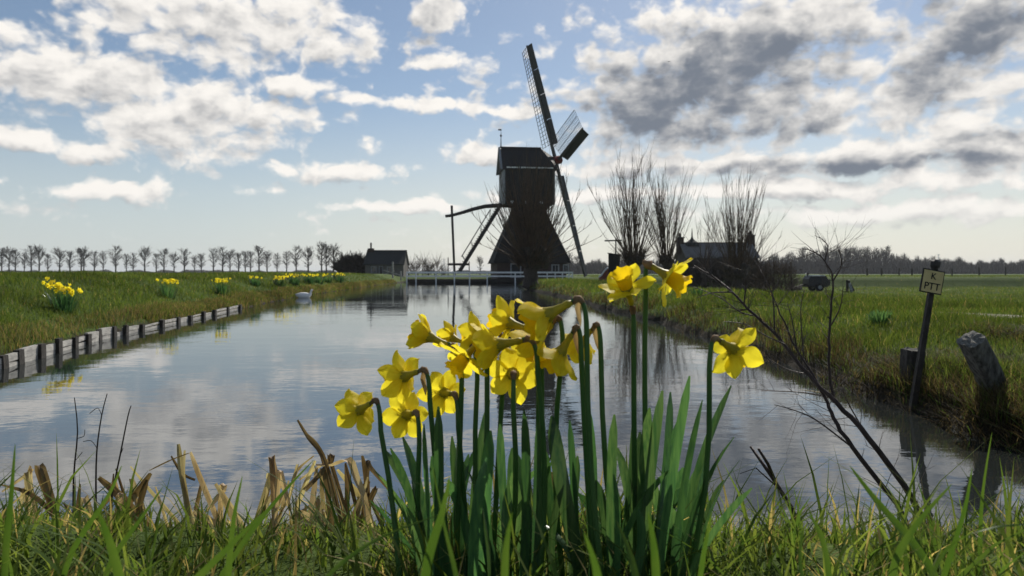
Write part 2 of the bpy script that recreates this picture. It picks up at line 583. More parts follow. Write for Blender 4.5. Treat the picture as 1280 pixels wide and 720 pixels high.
gx = axis([(-4000, -400, 400), (-400, -60, 20), (-60, -16, 2), (-16, 6, 0.11), (6, 16, 0.4), (16, 60, 2), (60, 400, 20), (400, 4000, 400)])
gy = axis([(-60, -4, 8), (-4, 0, 0.5), (0, 4, 0.07), (4, 16, 0.2), (16, 40, 0.5), (40, 90, 0.8), (90, 200, 4), (200, 600, 40), (600, 6000, 450)])
X, Y = np.meshgrid(gx, gy)
Z = ground_h(X, Y)
nx, ny = len(gx), len(gy)
ii = np.arange(nx * ny).reshape(ny, nx)
quads = np.stack([ii[:-1, :-1], ii[:-1, 1:], ii[1:, 1:], ii[1:, :-1]], -1).reshape(-1, 4)


def ground_material():
    m = bpy.data.materials.new('meadow_soil')
    m.use_nodes = True
    t = m.node_tree
    b = t.nodes['Principled BSDF']
    b.inputs['Roughness'].default_value = 0.95
    b.inputs['Specular IOR Level'].default_value = 0.1
    geo = N(t, 'ShaderNodeNewGeometry')
    pos = geo.outputs['Position']
    sp = N(t, 'ShaderNodeSeparateXYZ')
    t.links.new(pos, sp.inputs[0])

    def mix(f, a, b_):
        mx = N(t, 'ShaderNodeMix', data_type='RGBA')
        t.links.new(f, mx.inputs['Factor'])
        for nm, v in (('A', a), ('B', b_)):
            if isinstance(v, tuple):
                mx.inputs[nm].default_value = (*v, 1)
            else:
                t.links.new(v, mx.inputs[nm])
        return mx.outputs['Result']
    n1 = SMOOTH(t, noise(t, pos, 0.7, 6, 0.65), 0.35, 0.65)
    n2 = SMOOTH(t, noise(t, pos, 9.0, 5, 0.7), 0.35, 0.65)
    n3 = SMOOTH(t, noise(t, vmul(t, pos, (0.25, 1, 1)), 0.08, 4, 0.6), 0.35, 0.65)
    green = mix(n1, (0.050, 0.085, 0.016), (0.080, 0.120, 0.022))
    green = mix(n2, green, (0.035, 0.060, 0.012))
    green = mix(n3, green, (0.075, 0.110, 0.024))
    zz = MATH(t, 'MULTIPLY_ADD', noise(t, pos, 5.0, 3, 0.6), 0.16, sp.outputs[2])
    wet = MATH(t, 'MAXIMUM', SMOOTH(t, zz, 0.14, 0.24), SMOOTH(t, sp.outputs[0], 6.0, 8.0))
    col = mix(wet, (0.030, 0.024, 0.015), green)
    # worn earth track across the meadow
    t.links.new(col, b.inputs['Base Color'])
    bn = N(t, 'ShaderNodeBump')
    bn.inputs['Strength'].default_value = 0.8
    bn.inputs['Distance'].default_value = 0.05
    t.links.new(noise(t, pos, 14.0, 6, 0.7), bn.inputs['Height'])
    t.links.new(bn.outputs[0], b.inputs['Normal'])
    return m


ground = link(bpy.data.objects.new('ground', np_mesh('ground', np.stack([X, Y, Z], -1).reshape(-1, 3), None, quads, ground_material(), smooth=True)))
tag(ground, kind='structure')


def water_material():
    m = bpy.data.materials.new('canal_water')
    m.use_nodes = True
    t = m.node_tree
    t.nodes.clear()
    out = N(t, 'ShaderNodeOutputMaterial')
    geo = N(t, 'ShaderNodeNewGeometry')
    pos = geo.outputs['Position']
    n1 = noise(t, vmul(t, pos, (0.8, 1.3, 1)), 1.6, 3, 0.55)
    n2 = noise(t, vmul(t, pos, (0.8, 1.6, 1)), 6.0, 3, 0.6)
    patch = SMOOTH(t, noise(t, vmul(t, pos, (0.5, 1, 1)), 0.28, 3, 0.5), 0.35, 0.7, 0.35, 1.0)
    hgt = MATH(t, 'MULTIPLY', MATH(t, 'ADD', MATH(t, 'MULTIPLY', n1, 0.0050), MATH(t, 'MULTIPLY', n2, 0.0012)), patch)
    bn = N(t, 'ShaderNodeBump')
    bn.inputs['Strength'].default_value = 1.0
    bn.inputs['Distance'].default_value = 1.0
    t.links.new(hgt, bn.inputs['Height'])
    gl = N(t, 'ShaderNodeBsdfGlossy')
    gl.inputs['Roughness'].default_value = 0.02
    gl.inputs['Color'].default_value = (0.92, 0.94, 0.96, 1)
    df = N(t, 'ShaderNodeBsdfDiffuse')
    df.inputs['Color'].default_value = (0.020, 0.023, 0.022, 1)
    fr = N(t, 'ShaderNodeFresnel')
    fr.inputs['IOR'].default_value = 3.0
    for s in (gl, df, fr):
        t.links.new(bn.outputs[0], s.inputs['Normal'])
    ms = N(t, 'ShaderNodeMixShader')
    t.links.new(fr.outputs[0], ms.inputs[0])
    t.links.new(df.outputs[0], ms.inputs[1])
    t.links.new(gl.outputs[0], ms.inputs[2])
    t.links.new(ms.outputs[0], out.inputs['Surface'])
    return m


w = MB()
w.add([(-14, 1.0, 0), (6.0, 1.0, 0), (6.0, 84, 0), (-14, 84, 0)], [(0, 1, 2, 3)])
tag(w.build('canal_water', water_material()), kind='structure')

# worn path across the meadow
pb = MB()
pts = [hit(px, py) for px, py in ((1120, 389), (1180, 392), (1230, 395), (1290, 398), (1360, 402))]
vs, fs = [], []
for i, p in enumerate(pts):
    for k, q in enumerate((-0.3, -0.1, 0.1, 0.3)):
        wob = 0.05 * math.sin(i * 2.1 + k)
        y_ = p.y + q * (0.6 + 0.3 * i) + wob
        vs.append((p.x, y_, H(p.x, y_) + 0.012))
for i in range(len(pts) - 1):
    for k in range(3):
        a = i * 4 + k
        fs.append((a, a + 4, a + 5, a + 1))
tag(pb.add(vs, fs).build('path', MATS['path_gravel'], smooth=True), kind='structure')


# ------------------------------------------------------------------ grass
def blade_mesh(name, P, h, wd, ang, lean, cols, bend=0.6, fine=False):
    """P (N,3) bases; h heights; wd widths; ang facing; lean horizontal tip offset; cols (N,3)"""
    n = len(P)
    sd_ = np.stack([np.cos(ang), np.sin(ang), 0 * ang], -1) * (wd / 2)[:, None]
    la = ang + np.pi / 2 + rng.normal(0, 0.5, n)
    ld = np.stack([np.cos(la), np.sin(la), 0 * la], -1) * lean[:, None]
    up = np.stack([0 * h, 0 * h, h], -1)
    if fine:
        lv = [(0.0, 0.8), (0.33, 1.0), (0.66, 0.75)]
        V, t4 = [], []
        for s, wf in lv:
            c = P + up * (s - 0.12 * s * s) + ld * (s ** 2)
            V += [c - sd_ * wf, c + sd_ * wf]
        V.append(P + up * (0.9) + ld)
        V = np.stack(V, 1).reshape(-1, 3)
        b = np.arange(n)[:, None] * 7
        q = np.concatenate([b + np.array([[0, 1, 3, 2]]), b + np.array([[2, 3, 5, 4]])])
        t3 = b + np.array([[4, 5, 6]])
        C = np.repeat(cols, 7, 0)
        return np_mesh(name, V, t3, q, MATS['grass_leaf'], C)
    c = P + up * 0.55 + ld * 0.3
    V = np.stack([P - sd_, P + sd_, c - sd_ * 0.7, c + sd_ * 0.7, P + up * 0.95 + ld], 1).reshape(-1, 3)
    b = np.arange(n)[:, None] * 5
    q = b + np.array([[0, 1, 3, 2]])
    t3 = b + np.array([[2, 3, 4]])
    return np_mesh(name, V, t3, q, MATS['grass_leaf'], np.repeat(cols, 5, 0))


def grass_cols(n, dry, dark=None):
    a = np.array([0.045, 0.080, 0.016])
    b = np.array([0.115, 0.142, 0.032])
    d = np.array([0.30, 0.23, 0.11])
    t = rng.random((n, 1))
    c = a * (1 - t) + b * t
    isdry = (rng.random(n) < dry)[:, None]
    c = np.where(isdry, d * (0.5 + 0.7 * rng.random((n, 1))), c)
    return c


def ray_scatter(n, x0, x1, y0, y1, p=1.0):
    """points on the land, denser close to the camera, within the view"""
    d = y0 * (y1 / y0) ** (rng.random(n) ** p)
    u = x0 + (x1 - x0) * rng.random(n)
    return u * d, d


# the bank by the daffodils
gx_, gy_ = [], []
xs = rng.uniform(-2.7, 3.2, 80000)
ys = 0.42 + 2.1 * rng.random(80000) ** 0.8
keep = (np.abs(xs) < ys * 0.78 + 0.6) & (ys < near_edge(xs) + 0.02)
xs, ys = xs[keep], ys[keep]
xs, ys = xs[:32000], ys[:32000]
ang_b = rng.uniform(0, 6.28, len(xs))
ci = rng.integers(0, 1200, 19000)            # most blades stand in tufts that lean together
xs[:19000] = xs[19000 + ci] + rng.normal(0, 0.022, 19000)
ys[:19000] = ys[19000 + ci] + rng.normal(0, 0.022, 19000)
ang_b[:19000] = (ci * 2.399) % 6.28 + rng.normal(0, 0.6, 19000)
zs = ground_h(xs, ys) - 0.01
n = len(xs)
tall = rng.random(n) < 0.045
hh = rng.gamma(3, 0.018, n) + 0.02
hh *= 0.6 + 0.8 * vnoise(xs, ys, 6.0)
hh = np.minimum(hh, 0.20) * np.where(ys > 1.3, 0.62, 1.0)
hh = np.where(tall & (ys > 0.75), rng.uniform(0.10, 0.20, n), hh)
hh = np.where((xs < -0.25) & (ys > 1.25), hh * 0.6, hh)
# never let a blade close to the lens grow past the picture's lower edge by much
hh = np.where(ys < 0.7, np.minimum(hh, 0.05 + 0.06 * rng.random(n)), hh)
g = link(bpy.data.objects.new('bank_grass', blade_mesh('bank_grass', np.stack([xs, ys, zs], -1), hh, rng.uniform(0.002, 0.0065, n), ang_b,
         hh * rng.uniform(0.1, 1.2, n), grass_cols(n, 0.13) * (0.8 + 0.9 * vnoise(xs, ys, 5.0))[:, None], fine=True)))
tag(g, 'fresh green grass with dry stalks on the bank below the tall daffodils', 'grass', kind='stuff')

# the far side of the canal with the revetment
x1, y1 = ray_scatter(400000, -1.05, -0.10, 6.0, 75, 0.9)
dl = left_edge(y1) - x1
k = (dl > 0.10) & (dl < 6.0)
x1, y1, dl = x1[k], y1[k], dl[k]
ye = 13 * (75 / 13) ** rng.random(26000)
de = rng.uniform(0.02, 0.5, 26000)
x1, y1, dl = np.concatenate([x1, left_edge(ye) - de]), np.concatenate([y1, ye]), np.concatenate([dl, de])
n = len(x1)
sc_ = np.clip(y1 / 12, 0.8, 3.0)
hh = rng.uniform(0.04, 0.12, n) * np.where(dl < 0.5, 1.25, 1.0) * sc_ ** 0.35
hh *= 0.55 + 0.9 * vnoise(x1, y1, 1.3)
cc = grass_cols(n, 0.03)
cc = np.where(((dl < 0.55) & (rng.random(n) < 0.5))[:, None], np.array([0.20, 0.15, 0.075]) * (0.4 + 0.8 * rng.random((n, 1))), cc)
cc *= (0.55 + 0.8 * vnoise(x1, y1, 0.8))[:, None]
g = link(bpy.data.objects.new('dyke_grass', blade_mesh('dyke_grass', np.stack([x1, y1, ground_h(x1, y1) - 0.01], -1), hh,
         rng.uniform(0.006, 0.011, n) * sc_, rng.uniform(0, 6.28, n), hh * rng.uniform(0.1, 0.8, n), cc)))
tag(g, 'short green grass on the dyke slope above the timber revetment', 'grass', kind='stuff')

# the meadow side
x2, y2 = ray_scatter(560000, 0.0, 1.15, 2.2, 120, 0.95)
dr = x2 - right_edge(y2)
k = (dr > 0.08) & ((y2 < 78) | (x2 > 9))
x2, y2, dr = x2[k], y2[k], dr[k]
k = ~((np.abs(y2 - np.interp(x2, [p.x for p in pts], [p.y for p in pts])) < 0.26) & (x2 > pts[1].x))
x2, y2, dr = x2[k], y2[k], dr[k]
n = len(x2)
sc_ = np.clip(y2 / 10, 0.6, 3.4)
hh = rng.uniform(0.05, 0.14, n) * (0.4 + 1.2 * vnoise(x2, y2, 1.1)) * np.where(dr < 0.7, 1.25, 1.0) * sc_ ** 0.3
cc = grass_cols(n, 0.05)
edge = (dr < 0.75 * vnoise(x2, y2, 1.9) + 0.05) & (rng.random(n) < 0.7)
cc = np.where(edge[:, None], np.array([0.085, 0.064, 0.038]) * (0.3 + 1.0 * rng.random((n, 1))), cc)
cc *= (0.65 + 0.65 * vnoise(x2, y2, 0.9))[:, None]
g = link(bpy.data.objects.new('meadow_grass', blade_mesh('meadow_grass', np.stack([x2, y2, ground_h(x2, y2) - 0.01], -1), hh,
         rng.uniform(0.005, 0.010, n) * sc_, rng.uniform(0, 6.28, n), hh * rng.uniform(0.1, 0.9, n), cc)))
tag(g, 'rough green meadow grass with brown edges beside the canal', 'grass', kind='stuff')

# ------------------------------------------------------------------ timber revetment
rev = empty('timber_revetment', (0, 0, 0), 0, 'low timber revetment of dark posts and pale boards along the dyke', 'revetment')
post_px = [-42, -20, 1, 19, 43, 65, 85, 103, 120, 136, 149, 170, 197, 218, 232, 249, 262, 281, 296]


def edge_hit(px):
    y = np.linspace(3, 75, 6000)
    d = (px - 640) / F_PX * y - left_edge(y)
    i = np.nonzero(np.diff(np.sign(d)))[0]
    return float(left_edge(y[i[:1]])[0]), float(y[i[0]])


pp = [edge_hit(px) for px in post_px]
for i, (x, y) in enumerate(pp):
    hgt = random.uniform(0.11, 0.16) * (1 if i < 11 else 0.75)
    wd = random.uniform(0.07, 0.09) * (1 if i < 12 else 1.2)
    m = MB()
    tx, ty = random.uniform(-0.03, 0.02), random.uniform(-0.06, 0.06)
    m.beam((x + 0.085, y, -0.6), (x + 0.085 + tx, y + ty, hgt + 0.02), wd, wd * 0.8, (1, 0, 0), wd * 0.94, wd * 0.75)
    m.build('post', MATS['wet_post'], rev)
for i in range(len(pp) - 1):
    (xa, ya), (xb, yb) = pp[i], pp[i + 1]
    top = random.uniform(0.11, 0.17) * (1 if i < 11 else 0.7)
    if i == 9:
        top = 0.07
    dx, dy = xb - xa, yb - ya
    for kk, (z0, z1) in enumerate(((-0.25, 0.045), (0.05, top))):
        if z1 - z0 < 0.02:
            continue
        a = Vector((xa + 0.045 + dx * 0.06, ya + dy * 0.06, (z0 + z1) / 2 + random.uniform(-0.008, 0.008)))
        b = Vector((xb + 0.045 - dx * 0.06, yb - dy * 0.06, (z0 + z1) / 2 + random.uniform(-0.012, 0.012)))
        MB().beam(a, b, 0.035 + 0.004 * kk, z1 - z0 - 0.008).build('board', MATS['grey_timber'], rev)

# ------------------------------------------------------------------ windmill
MX, MY = 1.62, 80.0
S = F_PX / MY
mill = empty('post_windmill', (MX, MY, 0.6), R(7), 'tall dark hollow post windmill with lattice sails, tail pole and stairs', 'windmill')
G = 0.6


def mz(py):
    return CAM_Z + (HOR - py) / S - G


def mx(px):
    return (px - 658.7) / S


zb, zt = mz(329), mz(256)
HB, HT = 3.9, 1.3
WB = 3.6
m = MB()
for sx in (-1, 1):
    m.box((sx * (WB - 0.14), 0, zb / 2 - 0.3), (0.28, 2 * WB, zb + 0.6))
    m.box((0, sx * (WB - 0.14), zb / 2 - 0.3), (2 * WB - 0.58, 0.276, zb + 0.6))
m.build('base_wall', MATS['dark_brick'], mill)
# clad tower: overlapping courses of dark boarding
m = MB()
NC = 26
for i in range(NC):
    t0, t1 = i / NC, (i + 1) / NC
    a, b = HB + (HT - HB) * t0 + 0.05, HB + (HT - HB) * t1
    z0, z1 = zb + (zt - zb) * t0 - 0.03, zb + (zt - zb) * t1
    vs = [(-a, -a, z0), (a, -a, z0), (a, a, z0), (-a, a, z0), (-b, -b, z1), (b, -b, z1), (b, b, z1), (-b, b, z1)]
    m.add(vs, [(0, 1, 5, 4), (1, 2, 6, 5), (2, 3, 7, 6), (3, 0, 4, 7), (3, 2, 1, 0), (4, 5, 6, 7)])
m.build('tower_roof', MATS['thatch'], mill)
for sx in (-1, 1):
    MB().beam((sx * (HB + 0.09), -HB - 0.09, zb), (sx * (HT + 0.05), -HT - 0.05, zt), 0.16, 0.1, (0, -1, 0)).build('corner_board', MATS['tar_board'], mill)
# openings in the base wall
for px0, px1, py0, py1, nm in ((633.5, 645, 330.5, 346.5, 'door'), (683, 691, 331.5, 341, 'window'), (697, 703, 331.5, 341, 'window')):
    x0, x1, z0, z1 = mx(px0), mx(px1), mz(py1), mz(py0)
    z1 = min(z1, zb - 0.08)
    yy = -WB - 0.02
    d = MB().box(((x0 + x1) / 2, yy - 0.01, (z0 + z1) / 2), (x1 - x0 - 0.2, 0.05, z1 - z0 - 0.2)).build(nm, MATS['glass_dark'] if nm == 'window' else MATS['tar_board'], mill)
    f = MB()
    for xx in (x0, x1):
        f.box((xx, yy - 0.02, (z0 + z1) / 2), (0.12, 0.1, z1 - z0))
    for z_ in (z0, z1):
        f.box(((x0 + x1) / 2, yy - 0.024, z_), (x1 - x0 + 0.12, 0.1, 0.1))
    if nm == 'window':
        f.box(((x0 + x1) / 2, yy - 0.022, (z0 + z1) / 2), (0.05, 0.06, z1 - z0 - 0.1))
    f.build('frame', MATS['grey_paint'], d)
# upper house
BX0, BX1 = mx(627), mx(690)
BY = 2.05
z0, z1, zr = mz(257.5), mz(213), mz(185)
m = MB()
nb = 22
for i in range(nb):          # upright weatherboards, joints open
    xa = BX0 + (BX1 - BX0) * i / nb
    xb = BX0 + (BX1 - BX0) * (i + 1) / nb
    for s in (-1, 1):
        m.box(((xa + xb) / 2, s * (BY + 0.012 * (i % 2)), (z0 + z1) / 2), (xb - xa - 0.015, 0.07, z1 - z0))
m.box(((BX0 + BX1) / 2, 0, (z0 + z1) / 2), (BX1 - BX0 - 0.1, 2 * BY - 0.1, z1 - z0 - 0.05))
m.build('upper_house', MATS['tar_board'], mill)
m = MB()
for i in range(14):
    ya = -BY + 2 * BY * i / 14
    m.box((BX0 - 0.03 - 0.01 * (i % 2), ya + BY / 14, (z0 + z1) / 2), (0.08, 2 * BY / 14 - 0.02, z1 - z0))
m.build('rear_wall', MATS['grey_paint'], mill)
MB().box((BX0 + 0.02, -BY - 0.06, (z0 + z1) / 2), (0.22, 0.06, z1 - z0 - 0.05)).build('corner_board', MATS['grey_paint'], mill)
MB().box((BX1 - 0.12, -BY - 0.06, (z0 + z1) / 2), (0.2, 0.06, z1 - z0 - 0.05)).build('corner_board', MATS['sail_wood'], mill)
# roof
EX0, EX1 = mx(624.3), mx(693)
RX0, RX1 = mx(626), mx(676)
EY = BY + 0.3
ze = z1 - 0.25
vs = [(EX0, -EY, ze), (EX1, -EY, ze + 0.1), (EX1, EY, ze + 0.1), (EX0, EY, ze), (RX0, 0, zr), (RX1, 0, zr), (mx(692.5), 0, mz(196)),
      (EX0, -EY + .25, ze - 0.02), (EX1, -EY + .25, ze + 0.08), (EX1, EY - .25, ze + 0.08), (EX0, EY - .25, ze - 0.02)]
rf = MB().add(vs, [(0, 1, 6, 5, 4), (3, 4, 5, 6, 2), (1, 2, 6), (0, 4, 3), (0, 7, 8, 1), (2, 9, 10, 3), (7, 10, 9, 8)]).build('roof', MATS['tar_board'], mill)
MB().beam((RX0 - 0.1, 0, zr + 0.03), (RX1 + 0.05, 0, zr + 0.03), 0.3, 0.1).build('ridge_board', MATS['tar_board'], rf)
MB().beam((EX0 - 0.04, -EY, ze), (EX0 - 0.04, 0, zr), 0.1, 0.22, (1, 0, 0)).build('barge_board', MATS['grey_paint'], rf)
MB().beam((EX0 - 0.04, EY, ze), (EX0 - 0.04, 0, zr), 0.1, 0.22, (1, 0, 0)).build('barge_board', MATS['grey_paint'], rf)
zl = mz(213.4)
MB().beam((mx(630), -EY - 0.03, zl), (mx(646), -EY - 0.03, zl), 0.06, 0.13).build('eaves_trim', MATS['white_paint'], mill)
MB().beam((mx(647.5), -EY - 0.03, zl), (mx(687), -EY - 0.03, zl), 0.06, 0.13).build('eaves_trim', MATS['white_paint'], mill)
fn = MB()
fn.tube([(RX0, 0, zr), (RX0, 0, zr + 0.5), (RX0, 0, zr + 1.25)], [0.07, 0.05, 0.03], 6)
fn.build('finial', MATS['iron'], mill)
MB().tube([(RX0, 0, zr + 1.12), (RX0, 0, zr + 1.22), (RX0, 0, zr + 1.34), (RX0, 0, zr + 1.42)], [0.03, 0.11, 0.11, 0.02], 8).build('finial_ball', MATS['iron'], mill)
v = MB().tube([(RX0, 0, zr + 1.4), (RX0, 0, zr + 2.0)], 0.025, 5)
v.box((RX0 - 0.12, 0, zr + 1.9), (0.36, 0.03, 0.16))
v.build('weather_vane', MATS['iron'], mill)
# sill beams below the upper house
for px in (636.5, 652.5, 671.5):
    b = MB().beam((mx(px), -BY - 0.45, z0 + 0.18), (mx(px), BY + 0.45, z0 + 0.18), 0.34, 0.3).build('floor_beam', MATS['sail_wood'], mill)
    MB().box((mx(px), -BY - 0.47, z0 + 0.18), (0.36, 0.04, 0.26)).build('beam_end', MATS['white_paint'], b)
m = MB()
pts_ = [Vector((mx(557), 0, mz(271.3))), Vector((mx(565), 0, mz(270.2))), Vector((mx(578), 0, mz(266.5))), Vector((mx(592), 0, mz(262))),
        Vector((mx(606), 0, mz(258.5))), Vector((mx(626), 0, mz(257))), Vector((mx(660), 0, mz(258.5))), Vector((mx(686), 0, mz(260)))]
m.tube(pts_, [0.15, 0.16, 0.18, 0.2, 0.22, 0.24, 0.2, 0.12], 8)
m.build('tail_pole', MATS['iron'], mill, True)
MB().beam((mx(564.8), 0, mz(258)), (mx(568.5), 0, mz(346)), 0.24, 0.24, (0, 1, 0)).build('tail_post', MATS['iron'], mill)
w_ = MB().tube([(mx(560), 0, mz(330.5)), (mx(587), 0, mz(330.5))], 0.13, 8)
w_.build('winch_drum', MATS['iron'], mill)
for px, a, b in ((560.5, 322, 346), (586.5, 327, 346)):
    MB().beam((mx(px), 0.1, mz(a)), (mx(px), 0.1, mz(b)), 0.1, 0.1, (0, 1, 0)).build('winch_post', MATS['iron'], mill)
# stairs
st0, st1 = Vector((mx(626), 0, mz(256))), Vector((mx(573.5), 0, mz(341)))
for s in (-1, 1):
    MB().beam(st0 + Vector((0, s * 0.6, 0)), st1 + Vector((0, s * 0.6, 0)), 0.09, 0.34, (1, 0, 1)).build('stringer', MATS['iron'], mill)
    r0 = Vector((mx(613), s * 0.66, mz(262)))
    r1 = Vector((mx(577), s * 0.66, mz(321)))
    MB().tube([r0, r1], 0.035, 5).build('handrail', MATS['sail_wood'], mill)
    for f_ in (0.02, 0.35, 0.68, 0.98):
        p = r0.lerp(r1, f_)
        q = st0.lerp(st1, 0.24 + 0.6 * f_)
        MB().tube([p, (q.x, s * 0.66, q.z)], 0.03, 4).build('rail_post', MATS['sail_wood'], mill)
tread = MB().box((0, 0, 0), (0.32, 1.1, 0.06)).mesh('tread', MATS['iron'])
for i in range(30):
    p = st0.lerp(st1, (i + 0.5) / 30)
    o = link(bpy.data.objects.new('tread', tread), mill)
    o.location = p + Vector((-0.1, 0, 0.1))
for s in (-1, 1):
    MB().beam((mx(622), s * 1.4, mz(262)), (mx(634), s * 1.9, mz(290)), 0.12, 0.12, (0, 1, 0)).build('brace', MATS['iron'], mill)
# windshaft and sails
hub = Vector((mx(697), 0, mz(199.5)))
TILT = R(13.5)
axis_v = Vector((math.cos(TILT), 0, math.sin(TILT)))
MB().tube([hub - axis_v * 2.4, hub - axis_v * 0.5], [0.34, 0.34], 10).build('windshaft', MATS['iron'], mill)
MB().tube([hub - axis_v * 0.55, hub - axis_v * 0.3, hub + axis_v * 0.35, hub + axis_v * 0.55], [0.36, 0.46, 0.46, 0.3], 8).build('poll_end', MATS['red_paint'], mill)
SL = 13.05
SPIN = R(-4.0)


def sail_pt(r, c, off, k):
    """r along the sail, c across (+ = trailing lattice side), off towards the wind"""
    e1 = Vector((-math.sin(TILT), 0, math.cos(TILT)))     # up in the sail plane
    e2 = Vector((0, -1, 0))                               # travel direction of the upper sail
    a = SPIN + k * math.pi / 2
    d = e1 * math.cos(a) + e2 * math.sin(a)
    t = -e1 * math.sin(a) + e2 * math.cos(a)              # travel direction
    return hub + d * r - t * c + axis_v * off


def wth(r):
    return R(24) + (R(9) - R(24)) * (r / SL)


for k in range(4):
    off0 = 0.16 if k % 2 else -0.16
    sl = empty('sail', (0, 0, 0))
    sl.parent = mill
    n_ = 14
    vs = [sail_pt(SL * i / n_, 0, off0 - 0.05 * math.sin(i / n_ * 3.0), k) for i in range(n_ + 1)]
    MB().tube(vs, [0.21 - 0.11 * i / n_ for i in range(n_ + 1)], 4).build('stock', MATS['sail_wood'], sl)
    bars = 26
    LW = 1.85
    for i in range(bars + 1):
        r = 1.9 + (SL - 0.1 - 1.9) * i / bars
        a = wth(r)
        p0 = sail_pt(r, -0.12, off0 + 0.12 * math.sin(a), k)
        p1 = sail_pt(r, LW * math.cos(a), off0 - LW * math.sin(a), k)
        MB().beam(p0, p1, 0.04, 0.035).build('sail_bar', MATS['sail_wood'], sl)
    for c in (0.62, 1.24, 1.85):
        vs = []
        for i in range(9):
            r = 1.85 + (SL - 0.05 - 1.85) * i / 8
            a = wth(r)
            vs.append(sail_pt(r, c * math.cos(a), off0 - c * math.sin(a) - 0.03, k))
        MB().tube(vs, 0.032, 4).build('hem_lath', MATS['sail_wood'], sl)
    # leading boards, set at a steeper angle, in four lengths
    for q in range(4):
        ra, rb = 1.7 + (SL - 1.75) * q / 4 + 0.02, 1.7 + (SL - 1.75) * (q + 1) / 4 - 0.02
        vs = []
        for r in (ra, rb):
            a = wth(r) + R(24)
            for c, th in ((0.08, 0.02), (0.80, 0.02)):
                vs.append(sail_pt(r, -c * math.cos(a), off0 + c * math.sin(a) + th, k))
                vs.append(sail_pt(r, -c * math.cos(a), off0 + c * math.sin(a) - th, k))
        MB().add(vs, [(0, 2, 6, 4), (1, 5, 7, 3), (0, 1, 3, 2), (4, 6, 7, 5), (0, 4, 5, 1), (2, 3, 7, 6)]).build('wind_board', MATS['sail_board'], sl)

# ------------------------------------------------------------------ footbridge with white railing
BRY = 75.0
SB = F_PX / BRY
bx = lambda px: (px - 640) / SB
bz = lambda py: CAM_Z + (HOR - py) / SB
br = empty('footbridge', (0, 0, 0), 0, 'low dark timber footbridge with white painted railing before the windmill', 'bridge')
x0, x1 = bx(508), bx(716)
for i in range(60):
    xa = x0 + (x1 - x0) * i / 60
    MB().box((xa + (x1 - x0) / 120, BRY + 0.75, 0.36), ((x1 - x0) / 60 - 0.02, 1.5, 0.06)).build('deck_plank', MATS['wet_post'], br)
for yy in (BRY + 0.1, BRY + 1.4):
    MB().beam((x0, yy, 0.2), (x1, yy, 0.2), 0.12, 0.24).build('girder', MATS['wet_post'], br)
ph = [508.5, 520, 545, 568, 587, 609, 644, 659, 684, 694, 703, 711, 715.5]
for px in ph:
    MB().beam((bx(px), BRY, -0.3), (bx(px), BRY, bz(340.2)), 0.11, 0.11, (0, 1, 0)).build('railing_post', MATS['white_paint'], br)
MB().beam((x0, BRY - 0.005, bz(340.6)), (x1, BRY - 0.005, bz(340.6)), 0.14, 0.17).build('top_rail', MATS['white_paint'], br)
MB().beam((x0, BRY - 0.005, bz(345.3)), (x1, BRY - 0.005, bz(345.3)), 0.11, 0.15).build('middle_rail', MATS['white_paint'], br)
for i in range(9):
    xx = x0 + (x1 - x0) * (i + 0.5) / 9
    MB().beam((xx, BRY + 0.75, -0.6), (xx, BRY + 0.75, 0.1), 0.2, 0.2, (0, 1, 0)).build('pile', MATS['wet_post'], br)
    MB().beam((xx, BRY + 1.6, -0.6), (xx, BRY + 1.6, 0.33), (x1 - x0) / 9 - 0.03, 0.08, (0, 1, 0)).build('sheet_board', MATS['wet_post'], br)


# ------------------------------------------------------------------ trees
def limb(m, p, d, ln, r0, depth, rnd, sides=4, droop=0.0, kids=5, ang=0.5, seg=4, taper=0.25, shrink=0.5, up=0.15):
    pts, rr = [p.copy()], [r0]
    d = d.normalized()
    q = p.copy()
    for i in range(seg):
        d = (d + Vector((rnd.gauss(0, 0.07), rnd.gauss(0, 0.07), rnd.gauss(0, 0.05) + up * 0.12 - droop))).normalized()
        q = q + d * (ln / seg)
        pts.append(q.copy())
        rr.append(r0 * (1 - (1 - taper) * (i + 1) / seg))
    m.tube(pts, rr, sides if depth else 3, cap=False)
    if depth <= 0:
        return
    for _ in range(kids):
        f = rnd.uniform(0.25, 0.98)
        i = min(int(f * seg), seg - 1)
        pos = pts[i].lerp(pts[i + 1], f * seg - i)
        dd = (pts[i + 1] - pts[i]).normalized()
        rv = Vector((rnd.gauss(0, 1), rnd.gauss(0, 1), rnd.gauss(0, 1)))
        side = (rv - dd * rv.dot(dd)).normalized()
        nd = dd * math.cos(ang) + side * math.sin(ang) * rnd.uniform(0.7, 1.3) + Vector((0, 0, up))
        limb(m, pos, nd, ln * shrink * rnd.uniform(0.6, 1.2) * (1.15 - f * 0.5), max(r0 * 0.45, 0.0), depth - 1, rnd, sides, droop, kids, ang, max(seg - 1, 2), taper, shrink, up)


